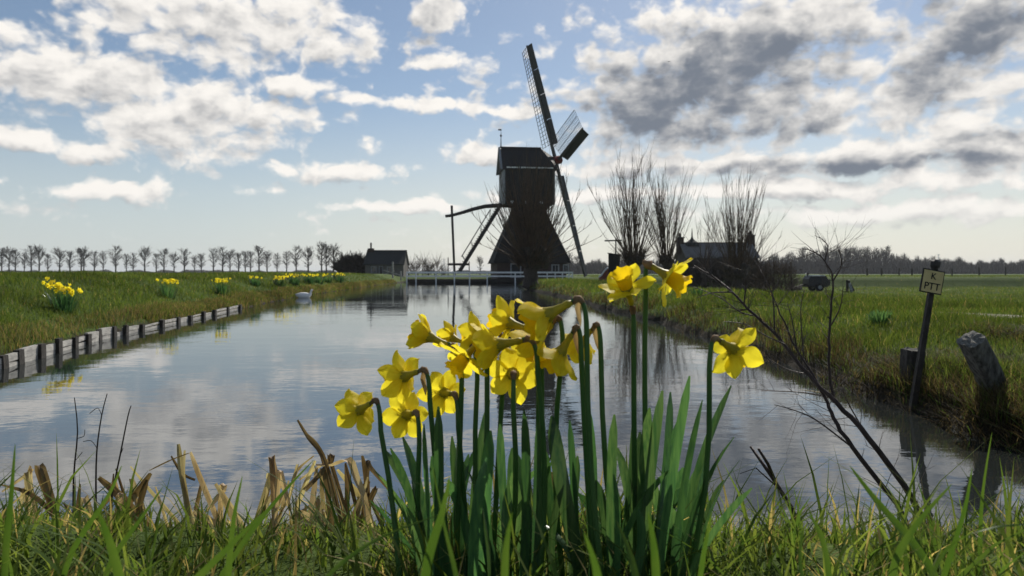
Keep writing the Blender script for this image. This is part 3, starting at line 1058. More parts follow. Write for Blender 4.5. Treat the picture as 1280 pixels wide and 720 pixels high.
def pollard(loc, seed, trunk_h, trunk_r, head_r, n_shoot, length, spread, label, lean=(0, 0), knob=1.0, r_sh=0.02, thick=260):
    rnd = random.Random(seed)
    t = empty('pollard_willow', loc, 0, label, 'tree', 'bare pollard willows around the mill')
    m = MB()
    pts, rr = [], []
    for i in range(9):
        f = i / 8
        pts.append(Vector((lean[0] * f + rnd.gauss(0, 0.04), lean[1] * f, -0.15 + (trunk_h + 0.15) * f)))
        rr.append(trunk_r * (1.25 - 0.35 * min(f * 3, 1)) * (1 + (head_r / trunk_r - 1) * max(0, (f - 0.6) / 0.4) ** 1.2))
    rr.append(head_r * 0.55)
    pts.append(pts[-1] + Vector((0, 0, head_r * 0.35)))
    m.tube(pts, rr, 11)
    # knuckles on the head
    for _ in range(int(16 * knob)):
        a = rnd.uniform(0, 6.28)
        z = rnd.uniform(-0.3, 0.35)
        c = pts[-2] + Vector((math.cos(a) * head_r * 0.85, math.sin(a) * head_r * 0.85, z * head_r * 1.4))
        o = Vector((math.cos(a), math.sin(a), 0.9)).normalized()
        s = head_r * rnd.uniform(0.2, 0.4)
        m.tube([c - o * s, c - o * s * 0.3, c + o * s * 0.6, c + o * s], [s * 0.4, s, s * 0.8, s * 0.2], 6)
    for i, p in enumerate(m.v):
        m.v[i] = tuple(c * 1 + rnd.gauss(0, trunk_r * 0.05) for c in p)
    m.build('trunk', MATS['bark'], t, True)
    m = MB()
    top = pts[-2]
    for i in range(n_shoot):
        a = rnd.uniform(0, 6.28)
        rad = head_r * rnd.uniform(0.1, 0.95)
        p = top + Vector((math.cos(a) * rad, math.sin(a) * rad, rnd.uniform(-0.2, 0.3) * head_r))
        tilt = abs(rnd.gauss(0, spread)) * (0.35 + rad / head_r)
        d = Vector((math.cos(a) * math.sin(tilt), math.sin(a) * math.sin(tilt), math.cos(tilt)))
        ln = length * rnd.uniform(0.55, 1.0) * (1.0 - 0.35 * min(tilt, 1.0))
        limb(m, p, d, ln, r_sh * rnd.uniform(0.7, 1.4), 1, rnd, 4, 0.0, rnd.randint(6, 11), 0.34, 6, 0.2, 0.26, 0.35)
    for i in range(thick):      # thicket of short shoots on the head
        a = rnd.uniform(0, 6.28)
        p = top + Vector((math.cos(a) * head_r * 0.8, math.sin(a) * head_r * 0.8, rnd.uniform(-0.7, 0.3) * head_r))
        d = Vector((math.cos(a) * rnd.uniform(0.1, 1), math.sin(a) * rnd.uniform(0.1, 1), rnd.uniform(0.3, 1.2)))
        limb(m, p, d, length * rnd.uniform(0.06, 0.2), r_sh * 0.55, 0, rnd, 3, seg=3)
    m.build('crown', MATS['twig'], t)
    return t


def ground_at(px, d):
    x = (px - 640) / F_PX * d
    return Vector((x, d, max(H(x, d), 0.05)))


g0 = ground_at(663, 45)
pollard((g0.x, g0.y, g0.z), 3, 1.75, 0.48, 0.95, 140, 7.0, 0.55, 'stout pollard willow standing in front of the windmill tower', (0.05, 0), 1.4, 0.03, 520)
g0 = ground_at(790, 44)
pollard((g0.x, g0.y, g0.z), 5, 1.6, 0.32, 0.60, 80, 6.9, 0.42, 'pollard willow with a bushy head next to the small black sluice hut', (0, 0), 1.0, 0.021, 300)
g0 = ground_at(834, 54)
pollard((g0.x, g0.y, g0.z), 8, 1.9, 0.30, 0.50, 80, 7.4, 0.36, 'tall slender pollard willow between the sluice hut and the farmhouse', (0, 0), 1.0, 0.021, 120)
g0 = ground_at(922, 48)
pollard((g0.x, g0.y, g0.z), 13, 1.0, 0.34, 0.75, 95, 6.6, 0.50, 'wide fanning pollard willow in front of the tiled farmhouse roof', (0, 0), 1.0, 0.021, 160)
g0 = ground_at(880, 60)
pollard((g0.x, g0.y, g0.z), 17, 1.2, 0.22, 0.3, 9, 6.2, 0.2, 'thin pollard willow with few shoots beside the farmhouse cupola', (0, 0), 0.6, 0.026, 40)


def avenue_mesh(seed, h, wdt):
    rnd = random.Random(seed)
    tm = MB()
    tm.tube([(0, 0, -0.5), (rnd.gauss(0, .05), 0, h * 0.35), (rnd.gauss(0, .1), 0, h * 0.7), (rnd.gauss(0, .1), 0, h * 0.95)], [0.26, 0.19, 0.11, 0.03], 6)
    trunk = tm.mesh('trunk', MATS['twig_dark'])
    cm = MB()
    for i in range(46):
        f = rnd.uniform(0.24, 0.9)
        a = rnd.uniform(0, 6.28)
        prof = math.sin(min(1, (f - 0.18) / 0.8) * math.pi) ** 0.6
        up = 0.7 + f * 0.8
        limb(cm, Vector((0, 0, h * f)), Vector((math.cos(a), math.sin(a), up)), wdt * prof * rnd.uniform(0.7, 1.15) * 1.25, 0.07, 2, rnd, 3, 0, 5, 0.6, 3, 0.4, 0.55, 0.2)
    return trunk, cm.mesh('crown', MATS['twig_dark'])


AV = [avenue_mesh(s, h_, w_) for s, h_, w_ in ((1, 10.0, 2.2), (2, 9.2, 2.5), (3, 10.6, 1.9), (4, 9.8, 2.3), (5, 8.8, 2.0), (6, 10.3, 2.6), (9, 9.5, 2.1))]
row_px = [2, 10, 18, 31, 40, 47, 61, 74, 87, 100, 106, 116, 128, 143, 156, 168, 181, 194, 206, 219, 230, 243, 252, 268, 279, 289, 297, 305, 313, 324, 332, 345, 360, 369]
for i, px in enumerate(row_px):
    d = 300 + 12 * math.sin(i)
    x = (px + random.uniform(-2, 2) - 640) / F_PX * d
    sc_ = random.uniform(0.82, 1.14) * (0.8 if px in (156, 219, 243) else 1.0)
    t = empty('avenue_tree', (x, d, H(x, d) - 0.1), random.uniform(0, 6.28), 'bare narrow tree in the long avenue on the horizon beyond the dyke', 'tree', 'row of bare avenue trees on the horizon')
    t.scale = (sc_ * random.uniform(1.0, 1.35), sc_ * 1.15, sc_)
    tr_, cr_ = AV[(i * 3 + i // 7) % 7]
    link(bpy.data.objects.new('trunk', tr_), t)
    link(bpy.data.objects.new('crown', cr_), t)
for i, (px, d, sc_, lab) in enumerate(((385, 200, 0.75, 'bare roadside tree at the end of the avenue'), (402, 190, 0.8, 'bare tree between the avenue and the cottage garden'),
                                       (417, 150, 0.62, 'bare garden tree behind the cottage hedge'), (408, 230, 0.95, 'bare tall tree far behind the cottage hedge'),
                                       (600, 210, 0.55, 'small bare tree seen beneath the mill stairs'), (712, 260, 0.75, 'bare tree beyond the mill railing end'),
                                       (722, 300, 0.8, 'bare tree beside the distant wood behind the sluice hut'))):
    x = (px - 640) / F_PX * d
    t = empty('bare_tree', (x, d, H(x, d) - 0.1), i * 1.3, lab, 'tree')
    t.scale = (sc_ * 1.2, sc_, sc_)
    tr_, cr_ = AV[(i + 1) % 4]
    link(bpy.data.objects.new('trunk', tr_), t)
    link(bpy.data.objects.new('crown', cr_), t)


def sliver_mass(name, prof, px0, px1, d, dd, n, wd, ln, mat, solid=0.0):
    """a far wood: upright slivers filling the space under a ragged canopy line prof(px) given in photo rows"""
    px = rng.uniform(px0, px1, n)
    D = d + dd * rng.random(n)
    x = (px - 640) / F_PX * D
    g_ = ground_h(x, D)
    topz = CAM_Z + (HOR - prof(px)) / F_PX * d - g_
    f = rng.random(n) ** 1.25
    z = g_ + f * topz * 0.93 - 0.3
    a = rng.uniform(0, np.pi, n)
    h_ = ln * rng.uniform(0.5, 1.5, n) * (1.0 - 0.4 * f)
    w2 = wd * rng.uniform(0.4, 1.4, n) * (1.25 - 0.95 * f)
    sd_ = np.stack([np.cos(a), np.sin(a), 0 * a], -1) * w2[:, None] / 2
    P = np.stack([x, D, z], -1)
    tip = P + np.stack([rng.normal(0, 0.25, n) * h_, rng.normal(0, 0.25, n) * h_, np.minimum(h_, topz * 1.03 + g_ - z + 0.3)], -1)
    V = np.stack([P - sd_, P + sd_, tip], 1).reshape(-1, 3)
    T = np.arange(n * 3).reshape(-1, 3)
    return link(bpy.data.objects.new(name, np_mesh(name, V, T, None, mat)))


def wood_r(px):
    base = np.interp(px, [690, 720, 760, 800, 950, 985, 1010, 1040, 1075, 1100, 1125, 1150, 1180, 1215, 1250, 1300, 1400],
                     [330, 326, 328, 326, 322, 316, 314, 310, 308, 310, 318, 322, 323, 325, 327, 326, 326])
    return base + (vnoise(px, 0 * px, 0.16) - 0.5) * 9 + (vnoise(px, 0 * px + 3, 0.55) - 0.5) * 6


def wood_l(px):
    return 338.5 + (vnoise(px, 0 * px, 0.10) - 0.5) * 4


o = sliver_mass('distant_woods', wood_r, 690, 1420, 380, 60, 60000, 0.55, 3.0, MATS['twig_dark'])
tag(o, 'dark bare wood along the horizon behind the meadow and farmhouse', 'wood', kind='stuff')
o = sliver_mass('distant_hedgerows', wood_l, -140, 700, 700, 80, 30000, 0.9, 2.5, MATS['twig_dark'])
tag(o, 'low dark hedgerows along the horizon behind the avenue trees', 'hedgerow', kind='stuff')
# taller birches that stand up out of the wood, told apart by their crowns
for i, px in enumerate((1003, 1018, 1033, 1046, 1060, 1071, 1084, 1096, 1108, 1166, 1198)):
    d = 372 + 3 * (i % 3)
    x = (px - 640) / F_PX * d
    t = empty('woodland_tree', (x, d, H(x, d) - 0.2), i * 0.9, 'tall bare tree rising out of the wood behind the fenced meadow', 'tree', 'tall trees standing out of the far wood')
    s_ = 1.35 if px < 1120 else 0.9
    t.scale = (s_ * 1.1, s_, s_ * random.uniform(0.92, 1.08))
    tr_, cr_ = AV[i % 4]
    link(bpy.data.objects.new('trunk', tr_), t)
    link(bpy.data.objects.new('crown', cr_), t)


def bare_bush(name, px0, px1, py_top, d, depth, n, label, mat, ln=0.9, r=0.012, cat='shrub', lump=0.25, seed=1):
    rnd = random.Random(seed)
    xa, xb = (px0 - 640) / F_PX * d, (px1 - 640) / F_PX * d
    cx = (xa + xb) / 2
    g_ = H(cx, d)
    hgt = CAM_Z + (HOR - py_top) / F_PX * d - g_
    t = empty(name, (cx, d, g_), 0, label, cat)
    st = MB()
    for i in range(6):
        x = (xb - xa) * (i + 0.5) / 6 - (xb - xa) / 2
        st.tube([(x, 0, -0.2), (x + rnd.gauss(0, .1), 0, hgt * 0.35), (x + rnd.gauss(0, .2), 0, hgt * 0.7)], [0.06, 0.045, 0.02], 5)
    st.build('stem', MATS['bark'], t)
    m = MB()
    for i in range(n):
        u = rnd.uniform(-1, 1)
        prof = (1 - abs(u) ** 4) ** 0.5 * (1 - lump * 0.5 + lump * math.sin(u * 9 + seed) * 0.5)
        x = u * (xb - xa) / 2
        z = (rnd.random() ** 0.8) * hgt * prof * 0.85
        y = rnd.uniform(-1, 1) * depth
        dv = Vector((rnd.gauss(0, 0.5) + u * 0.3, rnd.gauss(0, 0.5), rnd.uniform(0.2, 1.2)))
        limb(m, Vector((x, y, z)), dv, ln * rnd.uniform(0.4, 1.1) * min(1, hgt / 2), r * rnd.uniform(0.7, 1.5), 1 if i % 3 == 0 else 0, rnd, 3, seg=3, kids=3)
    m.build('crown', mat, t)
    return t


bare_bush('bare_hedge', 848, 958, 322, 62, 1.0, 2600, 'dense dark bare hedge in front of the farmhouse', MATS['twig_dark'], 1.3, 0.022, 'hedge', 0.12, 2)
bare_bush('round_shrub', 945, 995, 326, 52, 0.9, 900, 'rounded brown bare shrub at the end of the farmhouse hedge', MATS['twig'], 0.9, 0.016, 'shrub', 0.1, 4)
bare_bush('cottage_hedge', 424, 457, 322, 96, 1.2, 1400, 'dark evergreen hedge beside the black cottage', MATS['twig_dark'], 1.6, 0.06, 'hedge', 0.3, 6)
bare_bush('waterside_bush', 507, 556, 322, 100, 1.0, 420, 'loose brown bare bush between the cottage and the bridge', MATS['twig'], 1.6, 0.024, 'shrub', 0.5, 9)

# conifer at the cottage
cz = ground_at(427, 98)
t = empty('small_conifer', tuple(cz), 0, 'small dark pointed conifer beside the cottage hedge', 'tree')
MB().tube([(0, 0, -0.2), (0, 0, 2.6)], [0.1, 0.03], 6).build('trunk', MATS['bark'], t)
m = MB()
rnd = random.Random(4)
for i in range(500):
    f = rnd.random()
    a = rnd.uniform(0, 6.28)
    r = 0.8 * (1 - f) * rnd.uniform(0.5, 1.1)
    p = Vector((math.cos(a) * r * 0.4, math.sin(a) * r * 0.4, 0.2 + f * 2.6))
    e = Vector((math.cos(a) * r, math.sin(a) * r, 0.12 + f * 2.65))
    s = Vector((-math.sin(a), math.cos(a), 0)) * 0.09
    m.add([p - s, p + s, e], [(0, 1, 2)])
m.build('crown', pmat('conifer', (0.008, 0.02, 0.009), (0.016, 0.035, 0.015), 0.8, 4), t)


# ------------------------------------------------------------------ buildings
def gable_house(name, px0, px1, py_ridge, py_eave, py_base, d, depth, label, roofm, wallm):
    s = F_PX / d
    xa, xb = (px0 - 640) / s, (px1 - 640) / s
    cx, half = (xa + xb) / 2, (xb - xa) / 2
    zf = lambda py: CAM_Z + (HOR - py) / s
    g_ = zf(py_base)
    t = empty(name, (cx, d + depth, g_), 0, label, 'house')
    ze_, zr_ = zf(py_eave) - g_, zf(py_ridge) - g_
    m = MB()
    w_, dp = half - 0.15, depth - 0.2
    m.add([(-w_, -dp, -0.6), (w_, -dp, -0.6), (w_, dp, -0.6), (-w_, dp, -0.6), (-w_, -dp, ze_), (w_, -dp, ze_), (w_, dp, ze_), (-w_, dp, ze_), (-w_, 0, zr_ - 0.12), (w_, 0, zr_ - 0.12)],
          [(0, 1, 5, 4), (2, 3, 7, 6), (1, 2, 6, 9, 5), (3, 0, 4, 8, 7)])
    m.build('wall', wallm, t)
    r_ = MB()
    for sgn in (-1, 1):
        vs = []
        for o_ in (0, 0.1):
            vs += [(-half, sgn * (depth + 0.1), ze_ - 0.08 + o_), (half, sgn * (depth + 0.1), ze_ - 0.08 + o_), (half, 0, zr_ + o_), (-half, 0, zr_ + o_)]
        r_.add(vs, [(0, 1, 2, 3), (4, 5, 6, 7), (0, 1, 5, 4), (0, 3, 7, 4), (1, 2, 6, 5)])
    rf_ = r_.build('roof', roofm, t)
    return t, rf_, half, ze_, zr_, zf, g_, s, cx, depth


t, rf_, half, ze_, zr_, zf, g_, s, cx, dp = gable_house('canal_cottage', 454.5, 505.5, 313.5, 330.5, 344.5, 92, 2.2, 'small black roofed cottage with a thin chimney pipe at the bridge end', MATS['dark_roof'], MATS['plank_wall'])
lx = lambda px: (px - 640) / s - cx
ch = MB().box((lx(459.5), 0, zr_ + 0.12), (0.75, 0.6, 0.5)).build('chimney', MATS['dark_brick'], rf_)
MB().tube([(lx(459.5), 0, zr_ + 0.3), (lx(459.5), 0, zf(302.5) - g_)], 0.11, 8).build('chimney_pipe', MATS['iron'], rf_)
MB().beam((-half, 0, zr_ + 0.12), (half, 0, zr_ + 0.12), 0.25, 0.08).build('ridge_cap', MATS['iron'], rf_)
for px0, px1, py0, py1, nm in ((464, 470, 333, 341, 'window'), (474, 478, 333, 344, 'door'), (484, 490, 333.5, 340, 'window')):
    x0, x1, z0, z1 = lx(px0), lx(px1), zf(py1) - g_, zf(py0) - g_
    y_ = -dp + 0.18
    d_ = MB().box(((x0 + x1) / 2, y_ - 0.02, (z0 + z1) / 2), (x1 - x0, 0.06, z1 - z0)).build(nm, MATS['glass_dark'] if nm == 'window' else MATS['dark_wall'], t)
    f = MB()
    for xx in (x0, x1):
        f.box((xx, y_ - 0.05, (z0 + z1) / 2), (0.09, 0.08, z1 - z0))
    for z_ in (z0, z1):
        f.box(((x0 + x1) / 2, y_ - 0.054, z_), (x1 - x0 + 0.09, 0.08, 0.08))
    f.build('frame', MATS['grey_paint'], d_)
# lean-to beside it
# tall pale post and a slanting gate at the cottage corner
gp = at(491, 345, 80)
gp.z = H(gp.x, gp.y)
t = empty('leaning_gate', tuple(gp), 0, 'weathered grey gate post with slanting rails before the cottage', 'gate')
MB().beam((0, 0, -0.3), (0, 0, 1.75), 0.17, 0.17, (0, 1, 0)).build('post', MATS['grey_timber'], t)
MB().beam((0.9, 0.05, -0.3), (0.85, 0.05, 0.75), 0.14, 0.14, (0, 1, 0)).build('post', MATS['grey_timber'], t)
MB().beam((-1.0, -0.08, 0.85), (0.5, -0.08, 0.35), 0.05, 0.12).build('rail', MATS['grey_timber'], t)
MB().beam((-0.9, -0.08, 0.4), (0.2, -0.08, 0.75), 0.05, 0.1).build('rail', MATS['grey_timber'], t)
MB().beam((0.3, -0.05, 0.5), (1.3, -0.05, 0.05), 0.05, 0.11).build('rail', MATS['grey_timber'], t)

t, rf_, half, ze_, zr_, zf, g_, s, cx, dp = gable_house('farmhouse', 857, 950, 303.5, 322, 350, 84, 3.0, 'low farmhouse with pale tiled roof, cupola and end chimneys behind the hedge', MATS['roof_tile'], MATS['dark_wall'])
lx = lambda px: (px - 640) / s - cx
for px, top in ((857.5, 290), (949, 287)):
    c_ = MB().box((lx(px), 0, (zf(top + 6) - g_ + zr_ - 1.2) / 2), (0.75, 0.8, zf(top + 6) - g_ - zr_ + 1.2)).build('chimney', MATS['dark_brick'], rf_)
    MB().tube([(lx(px), 0, zf(top + 6.5) - g_), (lx(px), 0, zf(top) - g_)], 0.16, 8).build('chimney_pot', MATS['iron'], rf_)
    MB().box((lx(px), 0, zf(top + 6) - g_ + 0.04), (0.9, 0.95, 0.12)).build('chimney_cap', MATS['iron'], rf_)
MB().tube([(lx(872), -0.4, zr_ - 0.3), (lx(872), -0.4, zr_ + 0.15), (lx(872), -0.4, zr_ + 0.35), (lx(872), -0.4, zr_ + 0.55), (lx(872), -0.4, zr_ + 0.75), (lx(872), -0.4, zr_ + 1.8)],
          [0.85, 0.75, 0.42, 0.2, 0.1, 0.03], 10).build('cupola', MATS['dark_roof'], rf_)
MB().beam((lx(858), 0, zr_ + 0.13), (lx(949), 0, zr_ + 0.13), 0.28, 0.1).build('ridge_cap', MATS['dark_roof'], rf_)
for px in (868, 884, 901, 917, 934):
    x = lx(px)
    d_ = MB().box((x, -dp + 0.17, ze_ * 0.5), (0.8, 0.06, 1.0)).build('window', MATS['glass_dark'], t)
    f = MB()
    for q in (-0.42, 0, 0.42):
        f.box((x + q, -dp + 0.13, ze_ * 0.5), (0.07, 0.08, 1.06))
    for q in (-0.52, 0.52):
        f.box((x, -dp + 0.126, ze_ * 0.5 + q), (0.9, 0.08, 0.07))
    f.build('frame', MATS['grey_paint'], d_)
# tile courses
for i in range(9):
    f_ = (i + 0.5) / 9
    y_ = -(dp + 0.1) * (1 - f_)
    z_ = ze_ + 0.05 + (zr_ - ze_ + 0.05) * f_
    MB().beam((-half, y_, z_ + 0.03), (half, y_, z_ + 0.03), 0.3, 0.05, (0, -1, 1)).build('tile_course', MATS['roof_tile'], rf_)

# black sluice hut with its crank bar
hp = at(768, 347, 56)
t = empty('sluice_hut', (hp.x, hp.y, H(hp.x, hp.y)), R(-12), 'narrow black tarred sluice hut with a slanted top beside the willow', 'hut')
gz = H(hp.x, hp.y)
zt_ = CAM_Z + (HOR - 317) / F_PX * 56 - gz
m = MB()
m.add([(-0.42, -0.5, -0.3), (0.42, -0.5, -0.3), (0.42, 0.5, -0.3), (-0.42, 0.5, -0.3), (-0.42, -0.5, zt_), (0.42, -0.5, zt_ - 0.12), (0.42, 0.5, zt_ - 0.12), (-0.42, 0.5, zt_)],
      [(0, 1, 5, 4), (1, 2, 6, 5), (2, 3, 7, 6), (3, 0, 4, 7), (3, 2, 1, 0)])
m.build('wall', MATS['tar_board'], t)
MB().beam((-0.5, 0, zt_ + 0.03), (0.5, 0, zt_ - 0.1), 1.1, 0.06).build('roof', MATS['iron'], t)
MB().tube([(0.1, 0.1, zt_ - 0.2), (0.1, 0.1, zt_ + 1.15)], 0.05, 6).build('spindle', MATS['iron'], t)
MB().beam((-0.75, 0.1, zt_ + 0.98), (0.55, 0.1, zt_ + 1.0), 0.09, 0.1).build('crank_bar', MATS['iron'], t)
bp = at(757, 343, 57)
t = empty('brick_buttress', (bp.x, bp.y, H(bp.x, bp.y)), 0, 'little red brick wall with pale curved coping against the sluice hut', 'wall')
m = MB()
prf = [(-0.5, 0.35), (-0.3, 0.5), (-0.05, 0.85), (0.15, 1.05), (0.4, 1.1)]
vs = [(x, -0.15, z) for x, z in prf] + [(x, 0.15, z) for x, z in prf] + [(x, -0.15, -0.2) for x, z in prf] + [(x, 0.15, -0.2) for x, z in prf]
fs = []
for i in range(4):
    fs += [(10 + i, 11 + i, i + 1, i), (15 + i, 5 + i, 6 + i, 16 + i), (i, i + 1, 6 + i, 5 + i)]
m.add(vs, fs + [(10, 0, 5, 15), (14, 19, 9, 4)]).build('wall', pmat('red_brick', (0.22, 0.07, 0.05), (0.3, 0.11, 0.08), 0.85, 12), t)
MB().tube([(x, 0, z + 0.03) for x, z in prf], 0.09, 6).build('coping', MATS['white_paint'], t)

# fence out on the meadow
for i, (px, py) in enumerate(((1084, 359), (1102, 358.5), (1124, 358), (1140, 358), (1165, 358), (1190, 357.5), (1224, 357), (1257, 357), (1290, 357))):
    d = 96 + i
    x = (px - 640) / F_PX * d
    z = H(x, d)
    o = MB().beam((0, 0, -0.3), (random.uniform(-.04, .04), 0, 1.05 + 0.25 * (i > 5)), 0.15, 0.13, (0, 1, 0), 0.13, 0.12).build('fence_post', MATS['wet_post'])
    o.location = (x, d, z)
    tag(o, 'thin dark fence post standing in the open meadow before the far wood', 'fence post', 'fence posts across the meadow')

# water bowser in the meadow
D_T = 60.0
tp = at(1019, 364, D_T)
gz = H(tp.x, D_T)
t = empty('tank_trailer', (tp.x, D_T, gz), R(4), 'dark farm tank trailer with a pale lid parked in the meadow', 'trailer')
m = MB()
prof = [(-0.66, 0.42), (0.66, 0.42), (0.78, 0.62), (0.78, 1.0), (0.66, 1.25), (-0.66, 1.25), (-0.8, 1.0), (-0.8, 0.6)]
vs = [(x, y, z) for y in (-0.55, 0.55) for x, z in prf] if False else [(x, y, z) for y in (-0.55, 0.55) for x, z in prof]
fs = [tuple(range(8)), tuple(range(15, 7, -1))] + [(i, i + 8, (i + 1) % 8 + 8, (i + 1) % 8) for i in range(8)]
m.add(vs, fs).build('tank', MATS['tank_dark'], t)
MB().box((0, 0, 1.29), (1.25, 0.9, 0.08)).build('lid', MATS['white_paint'], t)
MB().tube([(-0.62, 0, 1.25), (-0.62, 0, 1.5)], 0.09, 7).build('filler_neck', MATS['iron'], t)
for yy in (-0.62, 0.62):
    wh = MB().tube([(0.05, yy - 0.09, 0.34), (0.05, yy - 0.06, 0.34), (0.05, yy + 0.06, 0.34), (0.05, yy + 0.09, 0.34)], [0.26, 0.34, 0.34, 0.26], 16).build('wheel', MATS['rubber'], t)
    MB().tube([(0.05, yy - 0.10, 0.34), (0.05, yy + 0.10, 0.34)], 0.16, 12).build('rim', MATS['grey_paint'], wh)
MB().beam((-0.7, 0, 0.62), (-2.0, 0, 0.22), 0.1, 0.12).build('drawbar', MATS['iron'], t)
MB().beam((-1.2, 0, 0.25), (-2.3, 0, 0.12), 0.5, 0.2).build('hitch', MATS['iron'], t)
MB().box((0, 0, 0.4), (1.7, 0.9, 0.08)).build('chassis', MATS['iron'], t)
MB().box((0.98, 0, 0.72), (0.3, 0.5, 0.5)).build('pump', MATS['iron'], t)
MB().beam((1.0, 0, 0.95), (1.4, 0, 0.9), 0.06, 0.06).build('pump_handle', MATS['iron'], t)

D_P = 58.0
tp = at(1061, 365, D_P)
t = empty('pasture_pump', (tp.x, D_P, H(tp.x, D_P)), 0, 'dark wooden post with a leaning pale pasture pump in the meadow', 'pump')
MB().beam((-0.12, 0, -0.2), (-0.12, 0, 0.95), 0.14, 0.14, (0, 1, 0)).build('post', MATS['wet_post'], t)
MB().beam((0.05, 0, 0.85), (-0.14, 0, 0.8), 0.22, 0.22, (0, 1, 0)).build('pump_head', MATS['iron'], t)
MB().beam((0.02, -0.05, 0.7), (0.2, -0.1, 0.0), 0.2, 0.1, (0, 1, 0)).build('pump_body', MATS['grey_paint'], t)
MB().beam((0.1, -0.02, 0.6), (0.36, -0.05, 0.1), 0.14, 0.16, (0, 1, 0)).build('nose_pad', MATS['rubber'], t)

# power pylons far off
for px, d, lab in ((1173, 1500, 'faint lattice power pylon above the wood behind the yellow sign'), (555, 1700, 'faint lattice power pylon beyond the mill stairs')):
    x = (px - 640) / F_PX * d
    z = H(x, d)
    o = MB()
    hh_ = 40.0 if px > 1000 else 34.0
    for sx in (-1, 1):
        for sy in (-1, 1):
            o.beam((sx * 3.2, sy * 3.2, -1), (sx * 0.5, sy * 0.5, hh_), 0.28, 0.28)
    for q in range(6):
        f0, f1 = q / 6, (q + 1) / 6
        a, b = 3.2 - 2.7 * f0, 3.2 - 2.7 * f1
        o.beam((-a, -a, hh_ * f0), (b, -b, hh_ * f1), 0.2, 0.2)
        o.beam((a, -a, hh_ * f0), (-b, -b, hh_ * f1), 0.2, 0.2)
    for zz, ww in ((hh_ * 0.66, 9), (hh_ * 0.82, 7), (hh_ * 0.97, 5)):
        o.beam((-ww, 0, zz), (ww, 0, zz), 0.4, 0.5)
    e = empty('power_pylon', (x, d, z), R(20), lab, 'pylon')
    o.build('lattice', MATS['pylon_steel'], e)

# two specks of birds
for px, py, d, lab in ((836, 77, 90, 'tiny dark bird flying in front of the large grey cloud'), (1037, 105, 110, 'tiny dark bird gliding below the bright cloud edge')):
    p = at(px, py, d)
    o = MB()
    o.add([(-0.32, 0, 0.1), (0, -0.08, 0), (0, 0.1, 0), (0.32, 0, 0.1), (0, -0.02, -0.05), (0, 0.22, 0.0)], [(0, 1, 2), (1, 3, 2), (0, 4, 1), (1, 4, 3), (2, 5, 4), (0, 2, 4), (3, 4, 2)])
    o = o.build('flying_bird', MATS['bird_dark'])
    o.location = p
    tag(o, lab, 'bird', 'birds in the sky')

# white goose on the water
gp = at(381, 371.5, 29.0)
t = empty('white_goose', (gp.x, 29.0, 0.0), R(8), 'white goose swimming by the grassy dyke', 'bird')
path = [(-0.36, 0.14), (-0.30, 0.12), (-0.18, 0.09), (0, 0.08), (0.14, 0.09), (0.21, 0.14), (0.235, 0.22), (0.245, 0.28), (0.27, 0.305), (0.31, 0.30)]
rad = [0.015, 0.06, 0.12, 0.135, 0.11, 0.06, 0.036, 0.034, 0.04, 0.02]
MB().tube([(x, 0, z) for x, z in path], rad, 12).build('body', MATS['plumage'], t, True)
MB().tube([(0.305, 0, 0.30), (0.34, 0, 0.292), (0.365, 0, 0.285)], [0.02, 0.014, 0.004], 6).build('beak', MATS['bill'], t)


# ------------------------------------------------------------------ daffodils by the water
def strap(m, pts, widths, side, fold=0.25, n_hint=None):
    """ribbon leaf with a shallow V section and some thickness from its fold"""
    b = len(m.v)
    k = len(pts)
    for i, p in enumerate(pts):
        d = (pts[min(i + 1, k - 1)] - pts[max(i - 1, 0)]).normalized()
        s = side[i] if isinstance(side, list) else side
        s = (s - d * s.dot(d)).normalized()
        nn = s.cross(d)
        w2 = widths[i] / 2
        m.v += [tuple(p - s * w2), tuple(p + nn * (w2 * fold)), tuple(p + s * w2)]
    for i in range(k - 1):
        a = b + i * 3
        m.f += [(a, a + 1, a + 4, a + 3), (a + 1, a + 2, a + 5, a + 4)]
    return m


def bez(p0, p1, p2, n):
    return [p0 * (1 - t) ** 2 + p1 * (2 * t * (1 - t)) + p2 * t * t for t in [i / (n - 1) for i in range(n)]]


def petal_mesh(rnd, L, W, sweep, curl):
    m = MB()
    nu, nv = 8, 5
    cup = rnd.uniform(0.1, 0.3)
    tw = rnd.uniform(-0.25, 0.25)
    for i in range(nu):
        u = i / (nu - 1)
        ww = W * (0.30 + 0.70 * math.sin(min(1, u / 0.55) * math.pi / 2)) * (1 - max(0, (u - 0.5) / 0.5) ** 2.2 * 0.97)
        ang = sweep + curl * u
        r = 0.006 + L * u * math.cos(ang * 0.9)
        z = L * u * math.sin(ang) - 0.002
        for j in range(nv):
            v_ = (j / (nv - 1) - 0.5)
            y = v_ * ww
            zz = z + cup * abs(v_) ** 1.6 * ww + tw * v_ * ww * u + 0.0016 * math.sin(u * 7 + j * 2) - 0.0014 * (j == 2)
            m.v.append((r, y, zz))
    for i in range(nu - 1):
        for j in range(nv - 1):
            a = i * nv + j
            m.f.append((a, a + nv, a + nv + 1, a + 1))
    return m.mesh('petal', MATS['petal'], True)


def trumpet_mesh(rnd, L, r0, r1):
    m = MB()
    ns, nr = 30, 8
    for i in range(nr):
        u = i / (nr - 1)
        r = r0 + (r1 * 0.80 - r0) * u ** 0.8 + r1 * 0.24 * max(0, (u - 0.72) / 0.28) ** 2
        for j in range(ns):
            a = 2 * math.pi * j / ns
            f = max(0, (u - 0.6) / 0.4)
            rr = r * (1 + 0.02 * math.cos(6 * a) + f * 0.11 * math.sin(a * 11 + 1.3 * math.sin(a * 3)))
            m.v.append((rr * math.cos(a), rr * math.sin(a), L * u + f * 0.0022 * math.sin(a * 7 + 1)))
    for i in range(nr - 1):
        for j in range(ns):
            a, b = i * ns + j, i * ns + (j + 1) % ns
            m.f.append((a, b, b + ns, a + ns))
    return m.mesh('trumpet', MATS['trumpet'], True)


